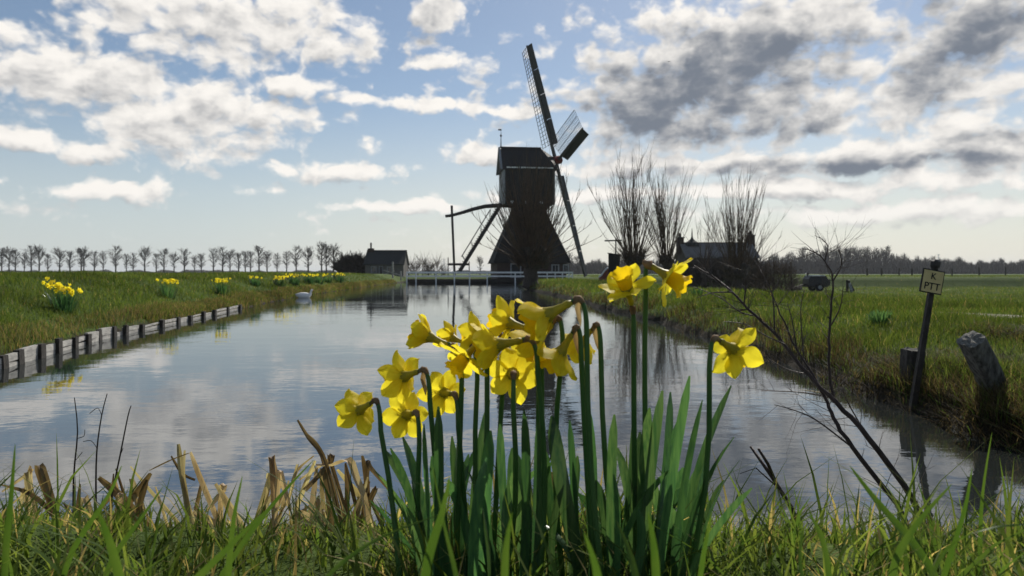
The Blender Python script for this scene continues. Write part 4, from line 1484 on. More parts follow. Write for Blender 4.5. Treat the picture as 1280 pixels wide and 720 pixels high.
# px, py, depth, facing (x right, y away, z up), foot px, petal sweep, size, label
DAFF = [
    (449, 513, 1.00, (-.62, .50, -.42), 502, 0.15, 1.0, 'daffodil bowing low over the water at the outer end of the big clump'),
    (505, 471, 1.00, (-.70, .50, -.30), 548, 0.10, 1.05, 'daffodil seen from behind just above the lowest pair of blooms'),
    (536, 421, 0.98, (-.90, .05, .36), 570, 0.85, 1.0, 'half closed daffodil pointing sideways and upward over the canal'),
    (508, 519, 1.02, (-.45, .80, -.25), 532, 0.10, 1.0, 'daffodil turned away at the foot of the half closed bloom'),
    (555, 491, 1.02, (-.45, .85, -.08), 588, 0.10, 1.0, 'daffodil showing its back in front of the open water'),
    (581, 447, 0.96, (-.60, -.40, -.66), 592, 0.05, 0.98, 'daffodil with drooping orange trumpet turned towards the viewer'),
    (566, 423, 1.06, (-.80, .45, .25), 606, 0.80, 0.8, 'small closed daffodil bud bloom behind the sideways one'),
    (598, 418, 1.05, (-.70, .50, -.10), 615, 0.40, 0.95, 'daffodil half hidden behind the bloom with purple brown sheath'),
    (622, 431, 0.95, (-.95, .10, -.18), 672, 0.75, 1.2, 'large daffodil in profile with its long sheath held level'),
    (636, 404, 1.00, (-.82, .40, .20), 664, 0.55, 1.1, 'daffodil rising behind the large profile bloom'),
    (641, 467, 1.00, (-.02, .97, -.12), 630, 0.05, 1.12, 'star shaped daffodil facing the windmill reflection'),
    (683, 394, 0.92, (-.86, .05, -.44), 758, 0.80, 1.3, 'biggest golden daffodil hanging from an arched neck'),
    (672, 425, 0.97, (-.60, .30, -.70), 704, 0.55, 1.15, 'daffodil tucked beneath the biggest golden bloom'),
    (700, 441, 0.95, (-.50, .15, -.82), 745, 0.65, 1.1, 'daffodil hanging straight down beside the paired stems'),
    (728, 428, 1.00, (-.45, .50, -.72), 778, 0.60, 0.95, 'daffodil with hooked neck at the edge of the crowded blooms'),
    (658, 448, 1.06, (-.30, .85, -.30), 690, 0.20, 1.05, 'daffodil hidden deep among the crowded golden blooms'),
    (783, 360, 0.95, (-.32, -.50, .78), 797, 0.42, 1.05, 'upright daffodil opening its orange cup skyward on a tall stem'),
    (836, 346, 0.97, (.62, -.28, -.42), 818, 0.12, 1.1, 'tall daffodil with papery brown sheath facing the meadow'),
    (917, 437, 0.95, (.72, .52, -.42), 852, 0.20, 1.12, 'lone daffodil leaning away towards the bare shrub'),
]
rnd = random.Random(21)
TRUMPETS = [trumpet_mesh(rnd, 0.026, 0.0085, 0.0145 + 0.001 * i) for i in range(3)]
daffs = []
for i, (px, py, D, F_, foot, sweep, size, lab) in enumerate(DAFF):
    size *= 0.88
    P = at(px, py, D)
    F_ = Vector(F_).normalized()
    bd = D + rnd.uniform(-0.06, 0.06)
    B = Vector(((foot - 640) / F_PX * bd, bd, 0))
    B.z = H(B.x, B.y) - 0.01
    root = empty('daffodil', tuple(B), 0, lab, 'daffodil', 'tall daffodils of the big clump')
    daffs.append((root, B))
    P_, A = P - B, P - B - F_ * 0.029 * size
    C = A - F_ * 0.022 + Vector((0, 0, 0.010))
    top = C + Vector((0, 0, -0.042)) + (Vector((0, 0, 0)) - C).normalized() * 0.012
    if F_.z > 0.6:
        C = A - F_ * 0.012
        top = C + Vector((0, 0, -0.02))
    if i == 17:
        C = A - F_ * 0.010 + Vector((0, 0, 0.002))
        top = C + Vector((0.002, 0, -0.026))
    bow = Vector((rnd.uniform(-0.012, 0.012), rnd.uniform(-0.012, 0.012), 0))
    stem = [Vector((0, 0, 0)), top * 0.25 + bow * 0.7, top * 0.5 + bow, top * 0.75 + bow * 0.7, top]
    arc = bez(top, C, A, 10)
    pts_ = stem[:-1] + arc
    rr = [0.0040, 0.0039, 0.0037, 0.0035] + [0.0034, 0.0033, 0.0031, 0.0030, 0.0029, 0.0028, 0.0027, 0.0026, 0.0027, 0.0030]
    MB().tube(pts_, rr, 8, squash=0.8).build('stem', MATS['daff_stem'], root, True)
    # dry papery sheath around the neck
    m = MB()
    q = arc[4:9]
    big = 2.0 if i == 17 else 1.0
    m.tube([q[0], q[1], q[2], q[3], q[4] + F_ * 0.006 + Vector((0, 0, -0.004))], [0.0030, 0.0037 * big, 0.0047 * big, 0.0048 * big, 0.0012], 7, squash=0.75)
    m.build('sheath', MATS['spathe'], root, True)
    if i in (1, 11, 13, 14):     # torn flap hanging off the sheath
        s_ = MB()
        strap(s_, [q[2], q[2] + Vector((-0.002, 0, -0.012)), q[2] + Vector((0.001, 0.001, -0.026)), q[2] + Vector((0.002, 0, -0.034))], [0.006, 0.007, 0.005, 0.001], Vector((1, 0.3, 0)))
        s_.build('sheath_flap', MATS['spathe'], root)
    fl = empty('flower', tuple(P_))
    fl.parent = root
    fl.rotation_mode = 'QUATERNION'
    fl.rotation_quaternion = F_.to_track_quat('Z', 'Y') @ Matrix.Rotation(rnd.uniform(0, 1.05), 3, 'Z').to_quaternion()
    fl.scale = (size, size, size)
    MB().tube([(0, 0, -0.031), (0, 0, -0.026), (0, 0, -0.021), (0, 0, -0.010), (0, 0, -0.001), (0, 0, 0.002)], [0.0028, 0.0046, 0.0040, 0.0058, 0.0092, 0.0096], 10).build('flower_tube', MATS['flower_tube'], fl, True)
    o = link(bpy.data.objects.new('trumpet', TRUMPETS[i % 3]), fl)
    for k in range(6):
        pm = petal_mesh(rnd, 0.036 * rnd.uniform(0.92, 1.06), 0.0275 * rnd.uniform(0.9, 1.1), max(sweep, 0.24) + rnd.gauss(0, 0.10) + (0.06 if k % 2 else -0.02), rnd.uniform(-0.25, 0.30) * (1 if sweep < 0.5 else -0.6))
        o = link(bpy.data.objects.new('petal', pm), fl)
        o.rotation_euler = (0, 0, k * math.pi / 3 + rnd.gauss(0, 0.06))
        o.location = (0, 0, 0.0006 if k % 2 else -0.0006)
    st_ = MB()
    for k in range(6):
        a = k * math.pi / 3
        st_.tube([(0.002 * math.cos(a), 0.002 * math.sin(a), 0), (0.003 * math.cos(a), 0.003 * math.sin(a), 0.014)], [0.0006, 0.0011], 4)
    st_.build('stamens', MATS['trumpet'], fl)

# leaves: foot px, tip px, tip py, width in mm (0 = random), then a fill of further leaves
LEAVES = [(530, 468, 588, 16), (545, 478, 560, 15), (860, 925, 575, 12), (540, 462, 625, 15), (848, 940, 610, 10), (528, 488, 560, 16), (535, 503, 545, 17), (548, 548, 508, 14), (552, 530, 530, 15), (574, 572, 545, 14), (585, 598, 555, 13), (590, 612, 500, 12),
          (600, 613, 538, 19), (625, 640, 560, 16), (650, 655, 512, 13), (668, 672, 528, 14), (735, 690, 520, 22), (722, 712, 525, 13), (738, 735, 505, 12), (748, 742, 560, 18),
          (765, 768, 518, 14), (770, 790, 530, 12), (802, 812, 510, 16), (800, 828, 488, 15), (812, 838, 490, 15), (818, 862, 470, 14), (845, 914, 482, 13), (850, 918, 546, 18),
          (838, 878, 500, 15), (842, 884, 570, 16), (822, 850, 520, 18), (790, 772, 560, 15), (775, 757, 575, 16), (700, 680, 560, 17), (640, 625, 530, 13), (610, 580, 580, 18),
          (565, 540, 570, 17), (690, 706, 600, 16), (600, 560, 600, 15), (835, 845, 545, 16), (808, 800, 540, 18), (780, 790, 580, 17), (655, 640, 590, 18), (715, 722, 570, 15),
          (545, 515, 600, 17), (525, 498, 610, 15), (860, 905, 600, 13), (660, 690, 575, 16), (580, 565, 545, 12), (620, 605, 590, 15), (760, 745, 600, 15)]
for _ in range(24):
    f = rnd.choice((rnd.uniform(510, 700), rnd.uniform(725, 862)))
    LEAVES.append((f, f + rnd.gauss(0, 36), rnd.uniform(560, 660), rnd.uniform(11, 18)))
for f, tx, ty, wmm in LEAVES:
    D0 = rnd.uniform(0.90, 1.10)
    D1 = D0 + rnd.uniform(-0.05, 0.05)
    base = Vector(((f - 640) / F_PX * D0, D0, 0))
    base.z = H(base.x, base.y) - 0.012
    tip = at(tx, ty, D1)
    root, B = min(daffs, key=lambda q: (q[1] - base).length)
    lean = tip - base
    mid = base + lean * 0.5 + Vector((-lean.x * 0.25 + rnd.gauss(0, 0.012), rnd.gauss(0, 0.02), 0.02))
    pts_ = [p - B for p in bez(base, mid, tip, 11)]
    wd = wmm * 0.00088
    ws = [wd * (0.75 + 0.25 * min(1, t / 0.3)) * (1 - max(0, (t - 0.80) / 0.20) ** 2.2 * 0.80) for t in [i / 10 for i in range(11)]]
    a0 = rnd.gauss(0, 0.55)
    tw = rnd.gauss(0, 0.5)
    sides = [Vector((math.cos(a0 + tw * i / 10), math.sin(a0 + tw * i / 10), 0)) for i in range(11)]
    strap(MB(), [p for p in pts_], ws, sides, rnd.choice((-0.3, 0.3)))
    m = MB()
    strap(m, pts_, ws, sides, rnd.choice((-0.35, 0.3)))
    m.build('leaf', MATS['daff_leaf'], root, True)

# ------------------------------------------------------------------ daffodil clumps on the dyke and the meadow
bm = MB()
for k in range(6):
    a = k * math.pi / 3
    c, s = math.cos(a), math.sin(a)
    bm.add([(0, 0, 0), (0.02 * c - 0.014 * s, 0.02 * s + 0.014 * c, 0.004), (0.042 * c, 0.042 * s, 0.0), (0.02 * c + 0.014 * s, 0.02 * s - 0.014 * c, 0.004)], [(0, 3, 2, 1)])
n8 = 8
bm.add([(0.012 * math.cos(2 * math.pi * j / n8), 0.012 * math.sin(2 * math.pi * j / n8), 0.002) for j in range(n8)] + [(0.019 * math.cos(2 * math.pi * j / n8), 0.019 * math.sin(2 * math.pi * j / n8), 0.032) for j in range(n8)],
       [(j, (j + 1) % n8, n8 + (j + 1) % n8, n8 + j) for j in range(n8)])
BLOSSOM = bm.mesh('blossom', MATS['petal'])


def clump(px, py, h, r, nb, label, name='daffodil_clump', slant=0.0, leaves=60):
    p = hit(px, py)
    t = empty(name, tuple(p), 0, label, 'daffodils' if nb else 'plant', 'daffodil clumps on the dyke' if nb else None)
    m = MB()
    lw = max(0.014, 0.0012 * p.y)
    for i in range(leaves):
        a = rnd.uniform(0, 6.28)
        q = r * 0.6 * math.sqrt(rnd.random())
        b = Vector((math.cos(a) * q, math.sin(a) * q, -0.03))
        b.z = H(p.x + b.x, p.y + b.y) - p.z - 0.03
        ln = h * rnd.uniform(0.55, 0.9)
        tip = b + Vector((math.cos(a) * r * rnd.uniform(0.1, 0.6), math.sin(a) * r * rnd.uniform(0.1, 0.6), ln))
        strap(m, bez(b, (b + tip) / 2 + Vector((0, 0, 0.06)), tip, 5), [lw, lw, lw, lw * 0.8, lw * 0.2], Vector((math.cos(a + 1.2), math.sin(a + 1.2), 0)))
    m.build('leaves', MATS['daff_leaf'], t)
    for i in range(nb):
        a = rnd.uniform(0, 6.28)
        q = r * math.sqrt(rnd.random())
        x, y = math.cos(a) * q, math.sin(a) * q
        o = link(bpy.data.objects.new('blossom', BLOSSOM), t)
        o.location = (x, y, h * rnd.uniform(0.8, 1.05) + slant * x)
        f = Vector((rnd.gauss(0, 1), rnd.gauss(-0.4, 0.8), rnd.gauss(-0.1, 0.35))).normalized()
        o.rotation_euler = f.to_track_quat('Z', 'Y').to_euler()
        s_ = rnd.uniform(0.85, 1.15) * max(1.0, min(1.35, p.y / 22))
        o.scale = (s_, s_, s_)
    return t


clump(79, 389, 0.40, 0.26, 34, 'broad clump of yellow daffodils high on the dyke above the timber revetment', slant=-0.35, leaves=90)
clump(210, 372, 0.40, 0.24, 16, 'daffodil clump with few blooms above the end of the revetment')
clump(276, 368, 0.42, 0.28, 24, 'full yellow daffodil clump on the dyke past the revetment')
clump(318, 357, 0.34, 0.26, 7, 'sparse small daffodil clump on top of the dyke')
clump(350, 360, 0.46, 0.36, 22, 'dense daffodil clump on the dyke near the goose')
clump(367, 356, 0.46, 0.36, 14, 'daffodil clump next along from the one near the goose')
clump(387, 355, 0.48, 0.40, 16, 'daffodil clump halfway between the goose and the cottage')
clump(398, 353.5, 0.44, 0.36, 8, 'thin daffodil clump among the row before the cottage')
clump(409, 353, 0.46, 0.36, 9, 'small round daffodil clump in the row before the cottage')
clump(424, 353, 0.55, 0.50, 16, 'last yellow daffodil clump before the black cottage')
clump(1099, 405, 0.22, 0.15, 0, 'tuft of bluish green daffodil leaves without blooms in the meadow', 'leaf_tuft', leaves=90)
clump(872, 371, 0.30, 0.22, 0, 'low dark leaf tuft on the meadow bank in front of the hedge', 'leaf_tuft', leaves=40)

# ------------------------------------------------------------------ old cable sign
D_S = 5.15
b, tpt = at(1144, 489, D_S), at(1169, 331, D_S + 0.06)
sg = empty('cable_sign', (b.x, b.y, min(b.z, 0.1)), 0, 'leaning yellow cable sign on a thin weathered pole at the water edge', 'sign')
O = Vector(sg.location)
dirv = (tpt - b).normalized()
MB().beam(b - O - dirv * 0.35, tpt - O, 0.040, 0.036, (0, 1, 0), 0.032, 0.03).build('pole', MATS['wet_post'], sg)
MB().tube([tpt - O - dirv * 0.03, tpt - O - dirv * 0.01, tpt - O + dirv * 0.02, tpt - O + dirv * 0.035], [0.02, 0.034, 0.034, 0.02], 8).build('pole_cap', MATS['iron'], sg)
cen = at(1165, 352, D_S + 0.01) - O
rot = Matrix.Rotation(R(10), 3, 'Y') @ Matrix.Rotation(R(6), 3, 'Z')
PW, PH = 0.150, 0.152
pl = MB().box(cen, (PW + 0.014, 0.008, PH + 0.014), rot).build('plate', MATS['sign_black'], sg)
MB().box(cen + rot @ Vector((0, -0.004, 0)), (PW - 0.002, 0.006, PH - 0.002), rot).build('face', MATS['sign_yellow'], pl)
for txt, dz, size in (('PTT', -0.036, 0.070), ('K', 0.036, 0.062)):
    c = bpy.data.curves.new('lettering', 'FONT')
    c.body = txt
    c.size = size
    c.align_x = 'CENTER'
    c.align_y = 'CENTER'
    c.extrude = 0.0008
    c.offset = 0.0006
    c.materials.append(MATS['sign_black'])
    tmp = link(bpy.data.objects.new('lettering_curve', c))
    me = bpy.data.meshes.new_from_object(tmp)
    bpy.data.objects.remove(tmp)
    o = link(bpy.data.objects.new('lettering', me), pl)
    o.location = cen + rot @ Vector((0, -0.0085, dz))
    o.rotation_euler = (rot @ Matrix.Rotation(R(90), 3, 'X')).to_euler()


def pile(name, pb, pt, w0, d0, label, cat, seed, top=True):
    rr_ = random.Random(seed)
    t = empty(name, tuple(pb), 0, label, cat)
    d = (pt - pb)
    ln = d.length
    d.normalize()
    s = d.cross(Vector((0, 1, 0))).normalized()
    q = s.cross(d)
    m = MB()
    rings = 14
    for i in range(rings):
        f = -0.3 + 1.3 * i / (rings - 1)
        for j in range(16):
            a = 2 * math.pi * j / 16 + math.pi / 16
            sx, sy = math.cos(a), math.sin(a)
            mxx = max(abs(sx), abs(sy)) ** 0.82
            wv_ = 1 + rr_.gauss(0, 0.022) - 0.05 * (j % 5 == 0)
            m.v.append(tuple(d * (f * ln) + s * (sx / mxx * w0 / 2 * wv_) + q * (sy / mxx * d0 / 2 * wv_) + d * (rr_.gauss(0, 0.004) if i == rings - 1 else 0)))
    for i in range(rings - 1):
        for j in range(16):
            a, b_ = i * 16 + j, i * 16 + (j + 1) % 16
            m.f.append((a, b_, b_ + 16, a + 16))
    m.build('shaft', MATS['old_pile'] if seed == 3 else MATS['wet_post'], t, False)
    m2 = MB()
    base = (rings - 1) * 16
    ring = [Vector(p) for p in m.v[base:base + 16]]
    cc_ = sum(ring, Vector()) / 16
    inner = [cc_ + (p - cc_) * 0.55 + d * rr_.gauss(0.004, 0.006) for p in ring]
    m2.add(ring + inner + [cc_ + d * 0.002], [(j, (j + 1) % 16, 16 + (j + 1) % 16, 16 + j) for j in range(16)] + [(16 + j, 16 + (j + 1) % 16, 32) for j in range(16)])
    m2.build('top_end', MATS['lichen_top'] if seed == 3 else MATS['old_pile'], t)
    return t


pile('mooring_pile', at(1252, 502, 4.75), at(1214, 424, 4.62), 0.132, 0.155, 'thick weathered timber pile leaning over the reedy bank', 'pile', 3)
pb_ = at(1139, 492, 5.5)
pile('rotten_stump', pb_, at(1141, 437, 5.5), 0.14, 0.15, 'short dark rotten stump standing behind the cable sign pole', 'stump', 5)


# ------------------------------------------------------------------ bare shrub leaning over the water
def pxpath(pts, d0, d1):
    n_ = len(pts)
    return [at(px, py, d0 + (d1 - d0) * i / (n_ - 1)) for i, (px, py) in enumerate(pts)]


def smoothpath(p, sub=3):
    out = []
    for i in range(len(p) - 1):
        a, b_ = p[max(i - 1, 0)], p[i]
        c, d = p[i + 1], p[min(i + 2, len(p) - 1)]
        for k in range(sub):
            t_ = k / sub
            out.append(0.5 * ((2 * b_) + (c - a) * t_ + (2 * a - 5 * b_ + 4 * c - d) * t_ ** 2 + (3 * b_ - a - 3 * c + d) * t_ ** 3))
    return out + [p[-1]]


sp0 = at(1166, 676, 2.15)
sb = empty('bare_shrub', (sp0.x, sp0.y, H(sp0.x, sp0.y)), 0, 'dark leafless shrub leaning out from the grassy bank over the canal', 'shrub')
O = Vector(sb.location)
MAINS = [([(1170, 700), (1140, 625), (1085, 547), (1045, 503), (1010, 468), (980, 430), (945, 395), (915, 365), (895, 349), (868, 332)], 2.15, 2.75, 0.0105, 0.0022),
         ([(1152, 700), (1120, 630), (1066, 560), (1042, 522), (1032, 497), (1012, 462), (996, 436), (976, 392), (962, 360)], 2.18, 2.6, 0.009, 0.0016),
         ([(1042, 503), (1036, 450), (1038, 400), (1041, 352), (1030, 326), (1008, 309)], 2.4, 2.5, 0.0055, 0.0014)]
SUBS = [[(968, 413), (966, 372), (956, 348), (944, 330)], [(1007, 467), (1003, 428), (1001, 385), (1006, 362)], [(980, 430), (958, 420), (930, 405), (905, 402)],
        [(945, 395), (925, 390), (900, 372), (866, 358)], [(902, 355), (884, 338), (880, 322)], [(1038, 408), (1050, 385), (1054, 360)], [(1041, 352), (1052, 330), (1046, 306)],
        [(1042, 498), (1007, 491), (975, 489), (952, 488)], [(1085, 547), (1058, 500), (1052, 480)], [(1010, 468), (985, 462), (960, 448)], [(930, 380), (932, 350), (925, 330)],
        [(915, 365), (890, 366), (872, 372)], [(1030, 326), (1035, 308), (1024, 296)], [(996, 436), (990, 400), (984, 380)], [(1066, 560), (1020, 525), (990, 512), (968, 506)]]
rnd2 = random.Random(77)
allp = []
for px_, d0, d1, ra, rb in MAINS:
    p = [q - O for q in smoothpath(pxpath(px_, d0, d1), 4)]
    p = [q + Vector((rnd2.gauss(0, 0.0012), rnd2.gauss(0, 0.003), rnd2.gauss(0, 0.0012))) for q in p]
    MB().tube(p, [ra + (rb - ra) * i / (len(p) - 1) for i in range(len(p))], 7).build('branch', MATS['shrub_bark'], sb, True)
    allp.append((p, 0.0022))
for px_ in SUBS:
    d0 = 2.5 + rnd2.uniform(-0.1, 0.1)
    p = [q - O for q in smoothpath(pxpath(px_, d0, d0 + rnd2.uniform(-0.15, 0.2)), 4)]
    MB().tube(p, [0.0030 - 0.0020 * i / (len(p) - 1) for i in range(len(p))], 5).build('twig', MATS['shrub_bark'], sb)
    allp.append((p, 0.0013))
m = MB()
for p, r_ in allp:
    for _ in range(int(len(p) * 1.25)):
        i = rnd2.randint(3, len(p) - 2) if len(p) > 20 else rnd2.randint(1, len(p) - 2)
        d = (p[i + 1] - p[i]).normalized()
        rv = Vector((rnd2.gauss(0, 1), rnd2.gauss(0, 1), rnd2.gauss(0.5, 0.8)))
        s = (rv - d * rv.dot(d)).normalized()
        limb(m, p[i], d * 0.7 + s, rnd2.uniform(0.03, 0.17), r_ * 0.6, 1, rnd2, 3, seg=4, kids=2, ang=0.7)
m.build('twigs', MATS['shrub_bark'], sb)

tw = empty('cut_sapling', (0, 0, 0), 0, 'short cut dark sapling with forked top sticking out of the grass', 'sapling')
p = at(1012, 700, 1.75)
tw.location = p
MB().tube([q - p for q in pxpath([(1012, 700), (990, 636), (965, 596), (938, 558)], 1.75, 1.85)], [0.007, 0.0062, 0.005, 0.003], 6).build('branch', MATS['shrub_bark'], tw, True)
MB().tube([q - p for q in pxpath([(970, 604), (960, 580), (948, 561)], 1.82, 1.8)], [0.0045, 0.004, 0.003], 6).build('branch', MATS['shrub_bark'], tw, True)
MB().tube([q - p for q in pxpath([(975, 612), (945, 585), (925, 592)], 1.82, 1.8)], [0.002, 0.0015, 0.001], 4).build('twig', MATS['shrub_bark'], tw, True)

for lab, main, twigs in (('thin dark weed stalk with a curled side twig beside the tan reeds', [(92, 690), (92, 600), (97, 540), (93, 497)], [[(97, 548), (105, 545), (106, 537)], [(95, 575), (103, 565)]]),
                         ('taller forked dark weed stalk rising beside the tan reeds', [(121, 690), (120, 620), (121, 565), (127, 520), (134, 492)], [[(127, 519), (122, 510), (112, 517)], [(121, 560), (114, 551), (104, 552)]]),
                         ('slanting dark weed stalk next to the forked one', [(132, 690), (138, 630), (150, 570), (160, 520), (164, 507)], [[(150, 570), (154, 560)]])):
    p = at(*main[0], 1.7)
    t = empty('weed_stalk', tuple(p), 0, lab, 'weed')
    MB().tube([q - p for q in smoothpath(pxpath(main, 1.7, 1.72), 3)], [0.0026 - 0.0016 * i / (3 * (len(main) - 1)) for i in range(3 * (len(main) - 1) + 1)], 5).build('stalk', MATS['shrub_bark'], t)
    for q_ in twigs:
        MB().tube([q - p for q in smoothpath(pxpath(q_, 1.71, 1.71), 3)], 0.0008, 4).build('twig', MATS['shrub_bark'], t)

# ------------------------------------------------------------------ dead reeds
REED_A = [([(223, 555), (227, 590), (234, 633), (242, 700)], 8, 0), ([(231, 563), (229, 600), (238, 640), (262, 700)], 6, 0), ([(238, 565), (250, 597), (277, 663), (290, 705)], 9, 0),
          ([(163, 583), (190, 616), (217, 647), (250, 690)], 7, 0), ([(123, 597), (153, 623), (175, 650), (205, 690)], 12, 1), ([(188, 592), (172, 615), (142, 653), (110, 695)], 10, 1),
          ([(187, 588), (213, 575), (236, 566)], 4, 1), ([(22, 647), (55, 653), (90, 660)], 7, 0), ([(57, 622), (70, 640), (84, 680)], 10, 1), ([(0, 606), (37, 617), (65, 642), (84, 675)], 8, 1),
          ([(214, 570), (228, 592), (244, 600)], 4, 1), ([(184, 600), (176, 625), (170, 660)], 8, 1), ([(80, 650), (110, 652), (160, 660)], 9, 0), ([(142, 592), (138, 640), (134, 690)], 6, 1),
          ([(100, 605), (97, 640), (95, 690)], 7, 1), ([(240, 640), (265, 655), (295, 690)], 14, 0), ([(245, 650), (275, 662), (300, 668), (288, 690)], 8, 0), ([(248, 636), (249, 670), (250, 700)], 6, 1)]
REED_B = [([(394, 581), (415, 580), (436, 574), (446, 598), (458, 632), (462, 700)], 11, 0), ([(394, 576), (380, 610), (366, 650), (352, 700)], 7, 0), ([(396, 584), (391, 625), (386, 664), (384, 705)], 9, 0),
          ([(401, 587), (404, 630), (412, 670), (418, 705)], 7, 0), ([(422, 587), (436, 604), (449, 620), (464, 660)], 10, 0), ([(372, 525), (386, 548), (402, 570), (412, 620), (420, 700)], 5, 1), ([(384, 543), (396, 556), (408, 580), (424, 640), (430, 700)], 5, 1),
          ([(453, 570), (457, 590), (459, 612), (462, 660)], 9, 1), ([(461, 606), (447, 635), (425, 680)], 10, 0), ([(392, 570), (370, 590), (362, 620), (340, 660)], 6, 0), ([(410, 585), (420, 630), (440, 680)], 8, 0),
          ([(370, 640), (392, 655), (405, 680)], 16, 0), ([(398, 620), (402, 650), (425, 672)], 6, 0), ([(432, 580), (434, 620), (430, 660), (436, 700)], 7, 1), ([(345, 640), (358, 630), (364, 612), (372, 580)], 5, 0),
          ([(440, 660), (455, 672), (470, 690)], 20, 0), ([(690, 590), (698, 640), (690, 700)], 8, 1), ([(700, 600), (706, 650), (716, 700)], 6, 0)]
for lst, xa, xb, yt in ((REED_A, 30, 290, 585), (REED_B, 335, 470, 572)):
    for _ in range(22):
        x_ = rnd2.uniform(xa, xb)
        y_ = yt + abs(rnd2.gauss(0, 38))
        sx_ = rnd2.gauss(0, 38)
        if rnd2.random() < 0.45:      # folded over at the top
            lst.append(([(x_ + rnd2.uniform(-40, 40), y_ + rnd2.uniform(15, 60)), (x_ + rnd2.uniform(-6, 6), y_ + 3), (x_, y_), (x_ + sx_ * 0.5, (y_ + 700) / 2), (x_ + sx_, 705)], rnd2.uniform(4, 9), rnd2.random() < 0.3))
        else:
            lst.append(([(x_, y_), (x_ + sx_ * 0.5, (y_ + 700) / 2), (x_ + sx_, 705)], rnd2.uniform(4, 10), rnd2.random() < 0.35))
for nm, lst, D0, lab in (('dead_reeds', REED_A, 1.72, 'broken tan reed stalks standing crooked beside the dark weed stalks'),
                         ('dead_reeds', REED_B, 1.60, 'bent straw coloured reeds folded over beside the big daffodil clump')):
    p = at(*lst[2][0][-1], D0)
    p.z = H(p.x, p.y)
    t = empty(nm, tuple(p), 0, lab, 'reeds', 'dead reeds on the bank')
    for path, wpx, dark in lst:
        dd = D0 + rnd2.uniform(-0.08, 0.08)
        q = [k - p for k in smoothpath(pxpath(path, dd, dd + rnd2.uniform(-0.06, 0.06)), 3)]
        wd = wpx / F_PX * D0
        n_ = len(q)
        m = MB()
        a0 = rnd2.uniform(-0.6, 0.6)
        strap(m, q, [wd * (0.45 + 0.55 * min(1, i / (n_ * 0.25))) * (1 - 0.3 * i / n_) for i in range(n_)], [Vector((math.cos(a0 + i * 0.06), math.sin(a0 + i * 0.06), 0.1)) for i in range(n_)], 0.6)
        m.build('stalk', MATS['dead_reed_dark' if dark else 'dead_reed'], t)

# brown sedge along the meadow edge and around the piles
xs, ys = [], []
for px, py, sx, sy, n_ in ((1170, 485, 45, 0.25, 2600), (1225, 500, 50, 0.3, 3600), (1265, 530, 45, 0.35, 3600), (1110, 480, 40, 0.25, 900), (1280, 470, 30, 0.4, 1500), (1050, 465, 40, 0.2, 500), (960, 440, 50, 0.3, 600), (860, 410, 40, 0.4, 500)):
    d_ = CAM_Z * F_PX / (py - HOR) * 0.93
    yy = d_ + rng.normal(0, sy, n_)
    xx = (px - 640) / F_PX * d_ + rng.normal(0, sx / F_PX * d_ * 0.8, n_)
    xs.append(xx)
    ys.append(yy)
xs, ys = np.concatenate(xs), np.concatenate(ys)
zz = ground_h(xs, ys)
k = (zz > -0.12) & (zz < 0.42)
xs, ys, zz = xs[k], ys[k], np.maximum(zz[k], -0.03)
n = len(xs)
hh = rng.uniform(0.03, 0.14, n)
cc = np.array([0.12, 0.09, 0.056]) * (0.15 + 1.0 * rng.random((n, 1)) ** 1.8) * np.array([1, 1, 1])
gsel = rng.random(n) < 0.12
cc[gsel] = np.array([0.06, 0.10, 0.02])
o = link(bpy.data.objects.new('dead_sedge', blade_mesh('dead_sedge', np.stack([xs, ys, zz - 0.01], -1), hh, rng.uniform(0.003, 0.008, n), rng.uniform(0, 6.28, n), hh * rng.uniform(0.6, 2.2, n), cc, fine=True)))
tag(o, 'tangled brown dead sedge around the piles at the water edge', 'sedge', kind='stuff')
# tall straw lying on the shallow water
for i, (x0, y0, x1, y1, zl) in enumerate(((1050, 481, 1115, 480, 0.01), (1082, 484, 1130, 500, 0.012), (1040, 493, 1000, 487, 0.01), (1160, 511, 1235, 521, 0.012), (1120, 505, 1180, 503, 0.015), (1150, 520, 1270, 530, 0.012),
                                    (1190, 515, 1240, 545, 0.015), (1090, 492, 1160, 486, 0.012))):
    a = at(x0, y0, (CAM_Z - zl) * F_PX / (y0 - HOR))
    b_ = at(x1, y1, (CAM_Z - zl) * F_PX / (y1 - HOR))
    m = MB()
    mid = (a + b_) / 2
    mm = mid + Vector((0, rnd2.uniform(-0.05, 0.05), 0.006))
    m.tube([q - mid for q in bez(a, mm, b_, 6)], [0.003, 0.0065, 0.007, 0.007, 0.006, 0.002], 6, squash=0.6)
    o = m.build('fallen_reed', MATS['dead_reed_dark' if i % 2 else 'dead_reed'])
    o.location = mid
    tag(o, 'fallen reed stalk lying on the shallow water below the cable sign', 'reed', 'fallen reeds on the water')

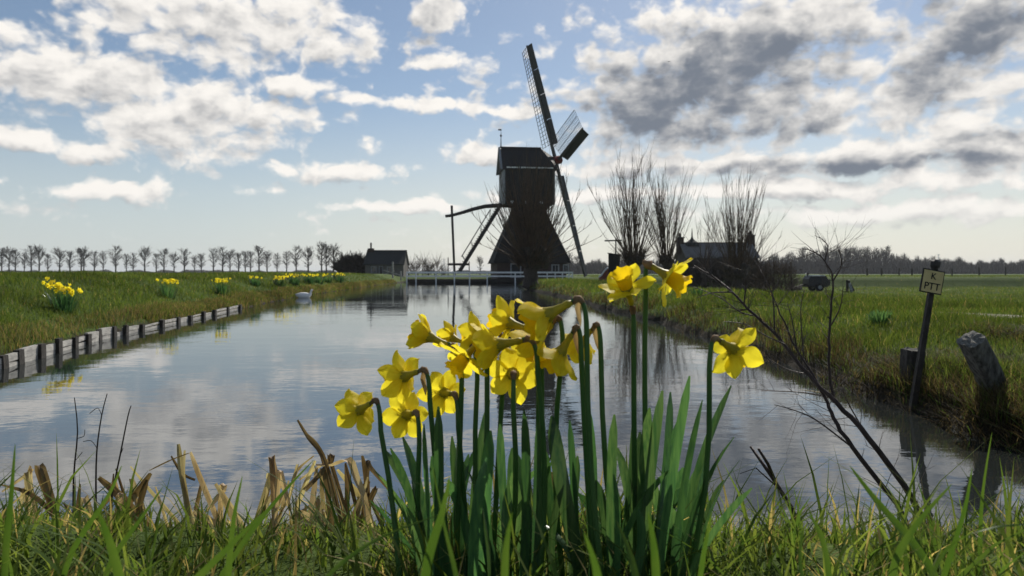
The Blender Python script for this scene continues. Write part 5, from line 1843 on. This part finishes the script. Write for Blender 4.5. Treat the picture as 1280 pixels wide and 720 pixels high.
# ------------------------------------------------------------------ broad grass blades close by
TUFTS = [('broad fresh grass tuft with one wide blade slanting over the water', [([(1062, 582), (1095, 625), (1150, 690), (1190, 760)], 0.72, 12), ([(1215, 585), (1205, 640), (1180, 720), (1170, 760)], 0.75, 9), ([(1240, 540), (1228, 620), (1225, 700), (1228, 760)], 0.9, 7), ([(1190, 605), (1150, 650), (1120, 700), (1110, 760)], 0.7, 9)]),
         ('single upright wide grass blades at the foot of the daffodil clump', [([(562, 595), (553, 640), (535, 700), (528, 760)], 0.55, 13), ([(540, 580), (556, 660), (570, 720), (575, 770)], 0.6, 7), ([(640, 640), (632, 690), (630, 760)], 0.5, 10)]),
         ('tall thin grass tuft beside the crooked tan reeds', [([(19, 555), (14, 620), (8, 680), (4, 760)], 0.75, 8), ([(152, 582), (135, 620), (90, 690), (70, 760)], 0.85, 8), ([(204, 608), (175, 650), (140, 700), (120, 760)], 0.9, 8), ([(122, 638), (138, 680), (160, 760)], 0.55, 12)]),
         ('long slanting grass blades crossing before the folded reeds', [([(392, 575), (350, 620), (310, 670), (270, 730)], 0.95, 8), ([(303, 595), (292, 650), (285, 720), (282, 760)], 0.8, 9), ([(330, 640), (290, 680), (240, 730), (220, 760)], 0.6, 11), ([(560, 640), (480, 670), (420, 710), (380, 760)], 0.62, 6)]),
         ('soft grass tuft under the tall pair of daffodils', [([(810, 640), (818, 690), (822, 760)], 0.5, 11), ([(770, 650), (790, 700), (800, 760)], 0.55, 9), ([(890, 640), (880, 690), (870, 760)], 0.6, 8), ([(730, 665), (745, 710), (752, 760)], 0.45, 10)]),
         ('dry bowing grass tuft by the foot of the bare shrub', [([(1290, 655), (1240, 660), (1190, 680), (1165, 720), (1160, 760)], 0.62, 7), ([(1010, 640), (1030, 680), (1040, 760)], 0.6, 9), ([(1005, 655), (1000, 700), (1010, 760)], 0.7, 6)])]
GB = leafmat('broad_blade', (0.055, 0.11, 0.018), (0.085, 0.14, 0.026), 0.4, 30.0, (1, 1, 0.3), 0.45, 0.2)
for lab, bl in TUFTS:
    p = at(*bl[0][0][-1], bl[0][1])
    p.z = H(p.x, p.y)
    t = empty('grass_tuft', tuple(p), 0, lab, 'grass')
    for path, dd, wmm in bl:
        q = [k - p for k in smoothpath(pxpath(path, dd, dd + rnd2.uniform(-0.05, 0.08)), 4)]
        n_ = len(q)
        a0 = rnd2.uniform(-0.5, 0.5)
        m = MB()
        strap(m, q, [wmm * (0.0006 if dd < 0.66 else 0.0008) * (0.06 + 0.94 * min(1, i / (n_ * 0.55)) ** 0.8) for i in range(n_)], [Vector((math.cos(a0), math.sin(a0), 0.1))] * n_, 0.3)
        m.build('blade', GB, t, True)

# ------------------------------------------------------------------ air
hz = MB().box((0, 2990, 21.0), (8200, 6140, 48.0)).build('haze', None)
tag(hz, 'thin pale spring haze over the polder', 'haze', kind='stuff')
hm = bpy.data.materials.new('haze_air')
hm.use_nodes = True
hm.node_tree.nodes.clear()
pv = N(hm.node_tree, 'ShaderNodeVolumePrincipled')
pv.inputs['Color'].default_value = (0.86, 0.90, 0.96, 1)
pv.inputs['Density'].default_value = 0.00018
pv.inputs['Anisotropy'].default_value = 0.2
ho = N(hm.node_tree, 'ShaderNodeOutputMaterial')
hm.node_tree.links.new(pv.outputs[0], ho.inputs['Volume'])
hz.data.materials.append(hm)
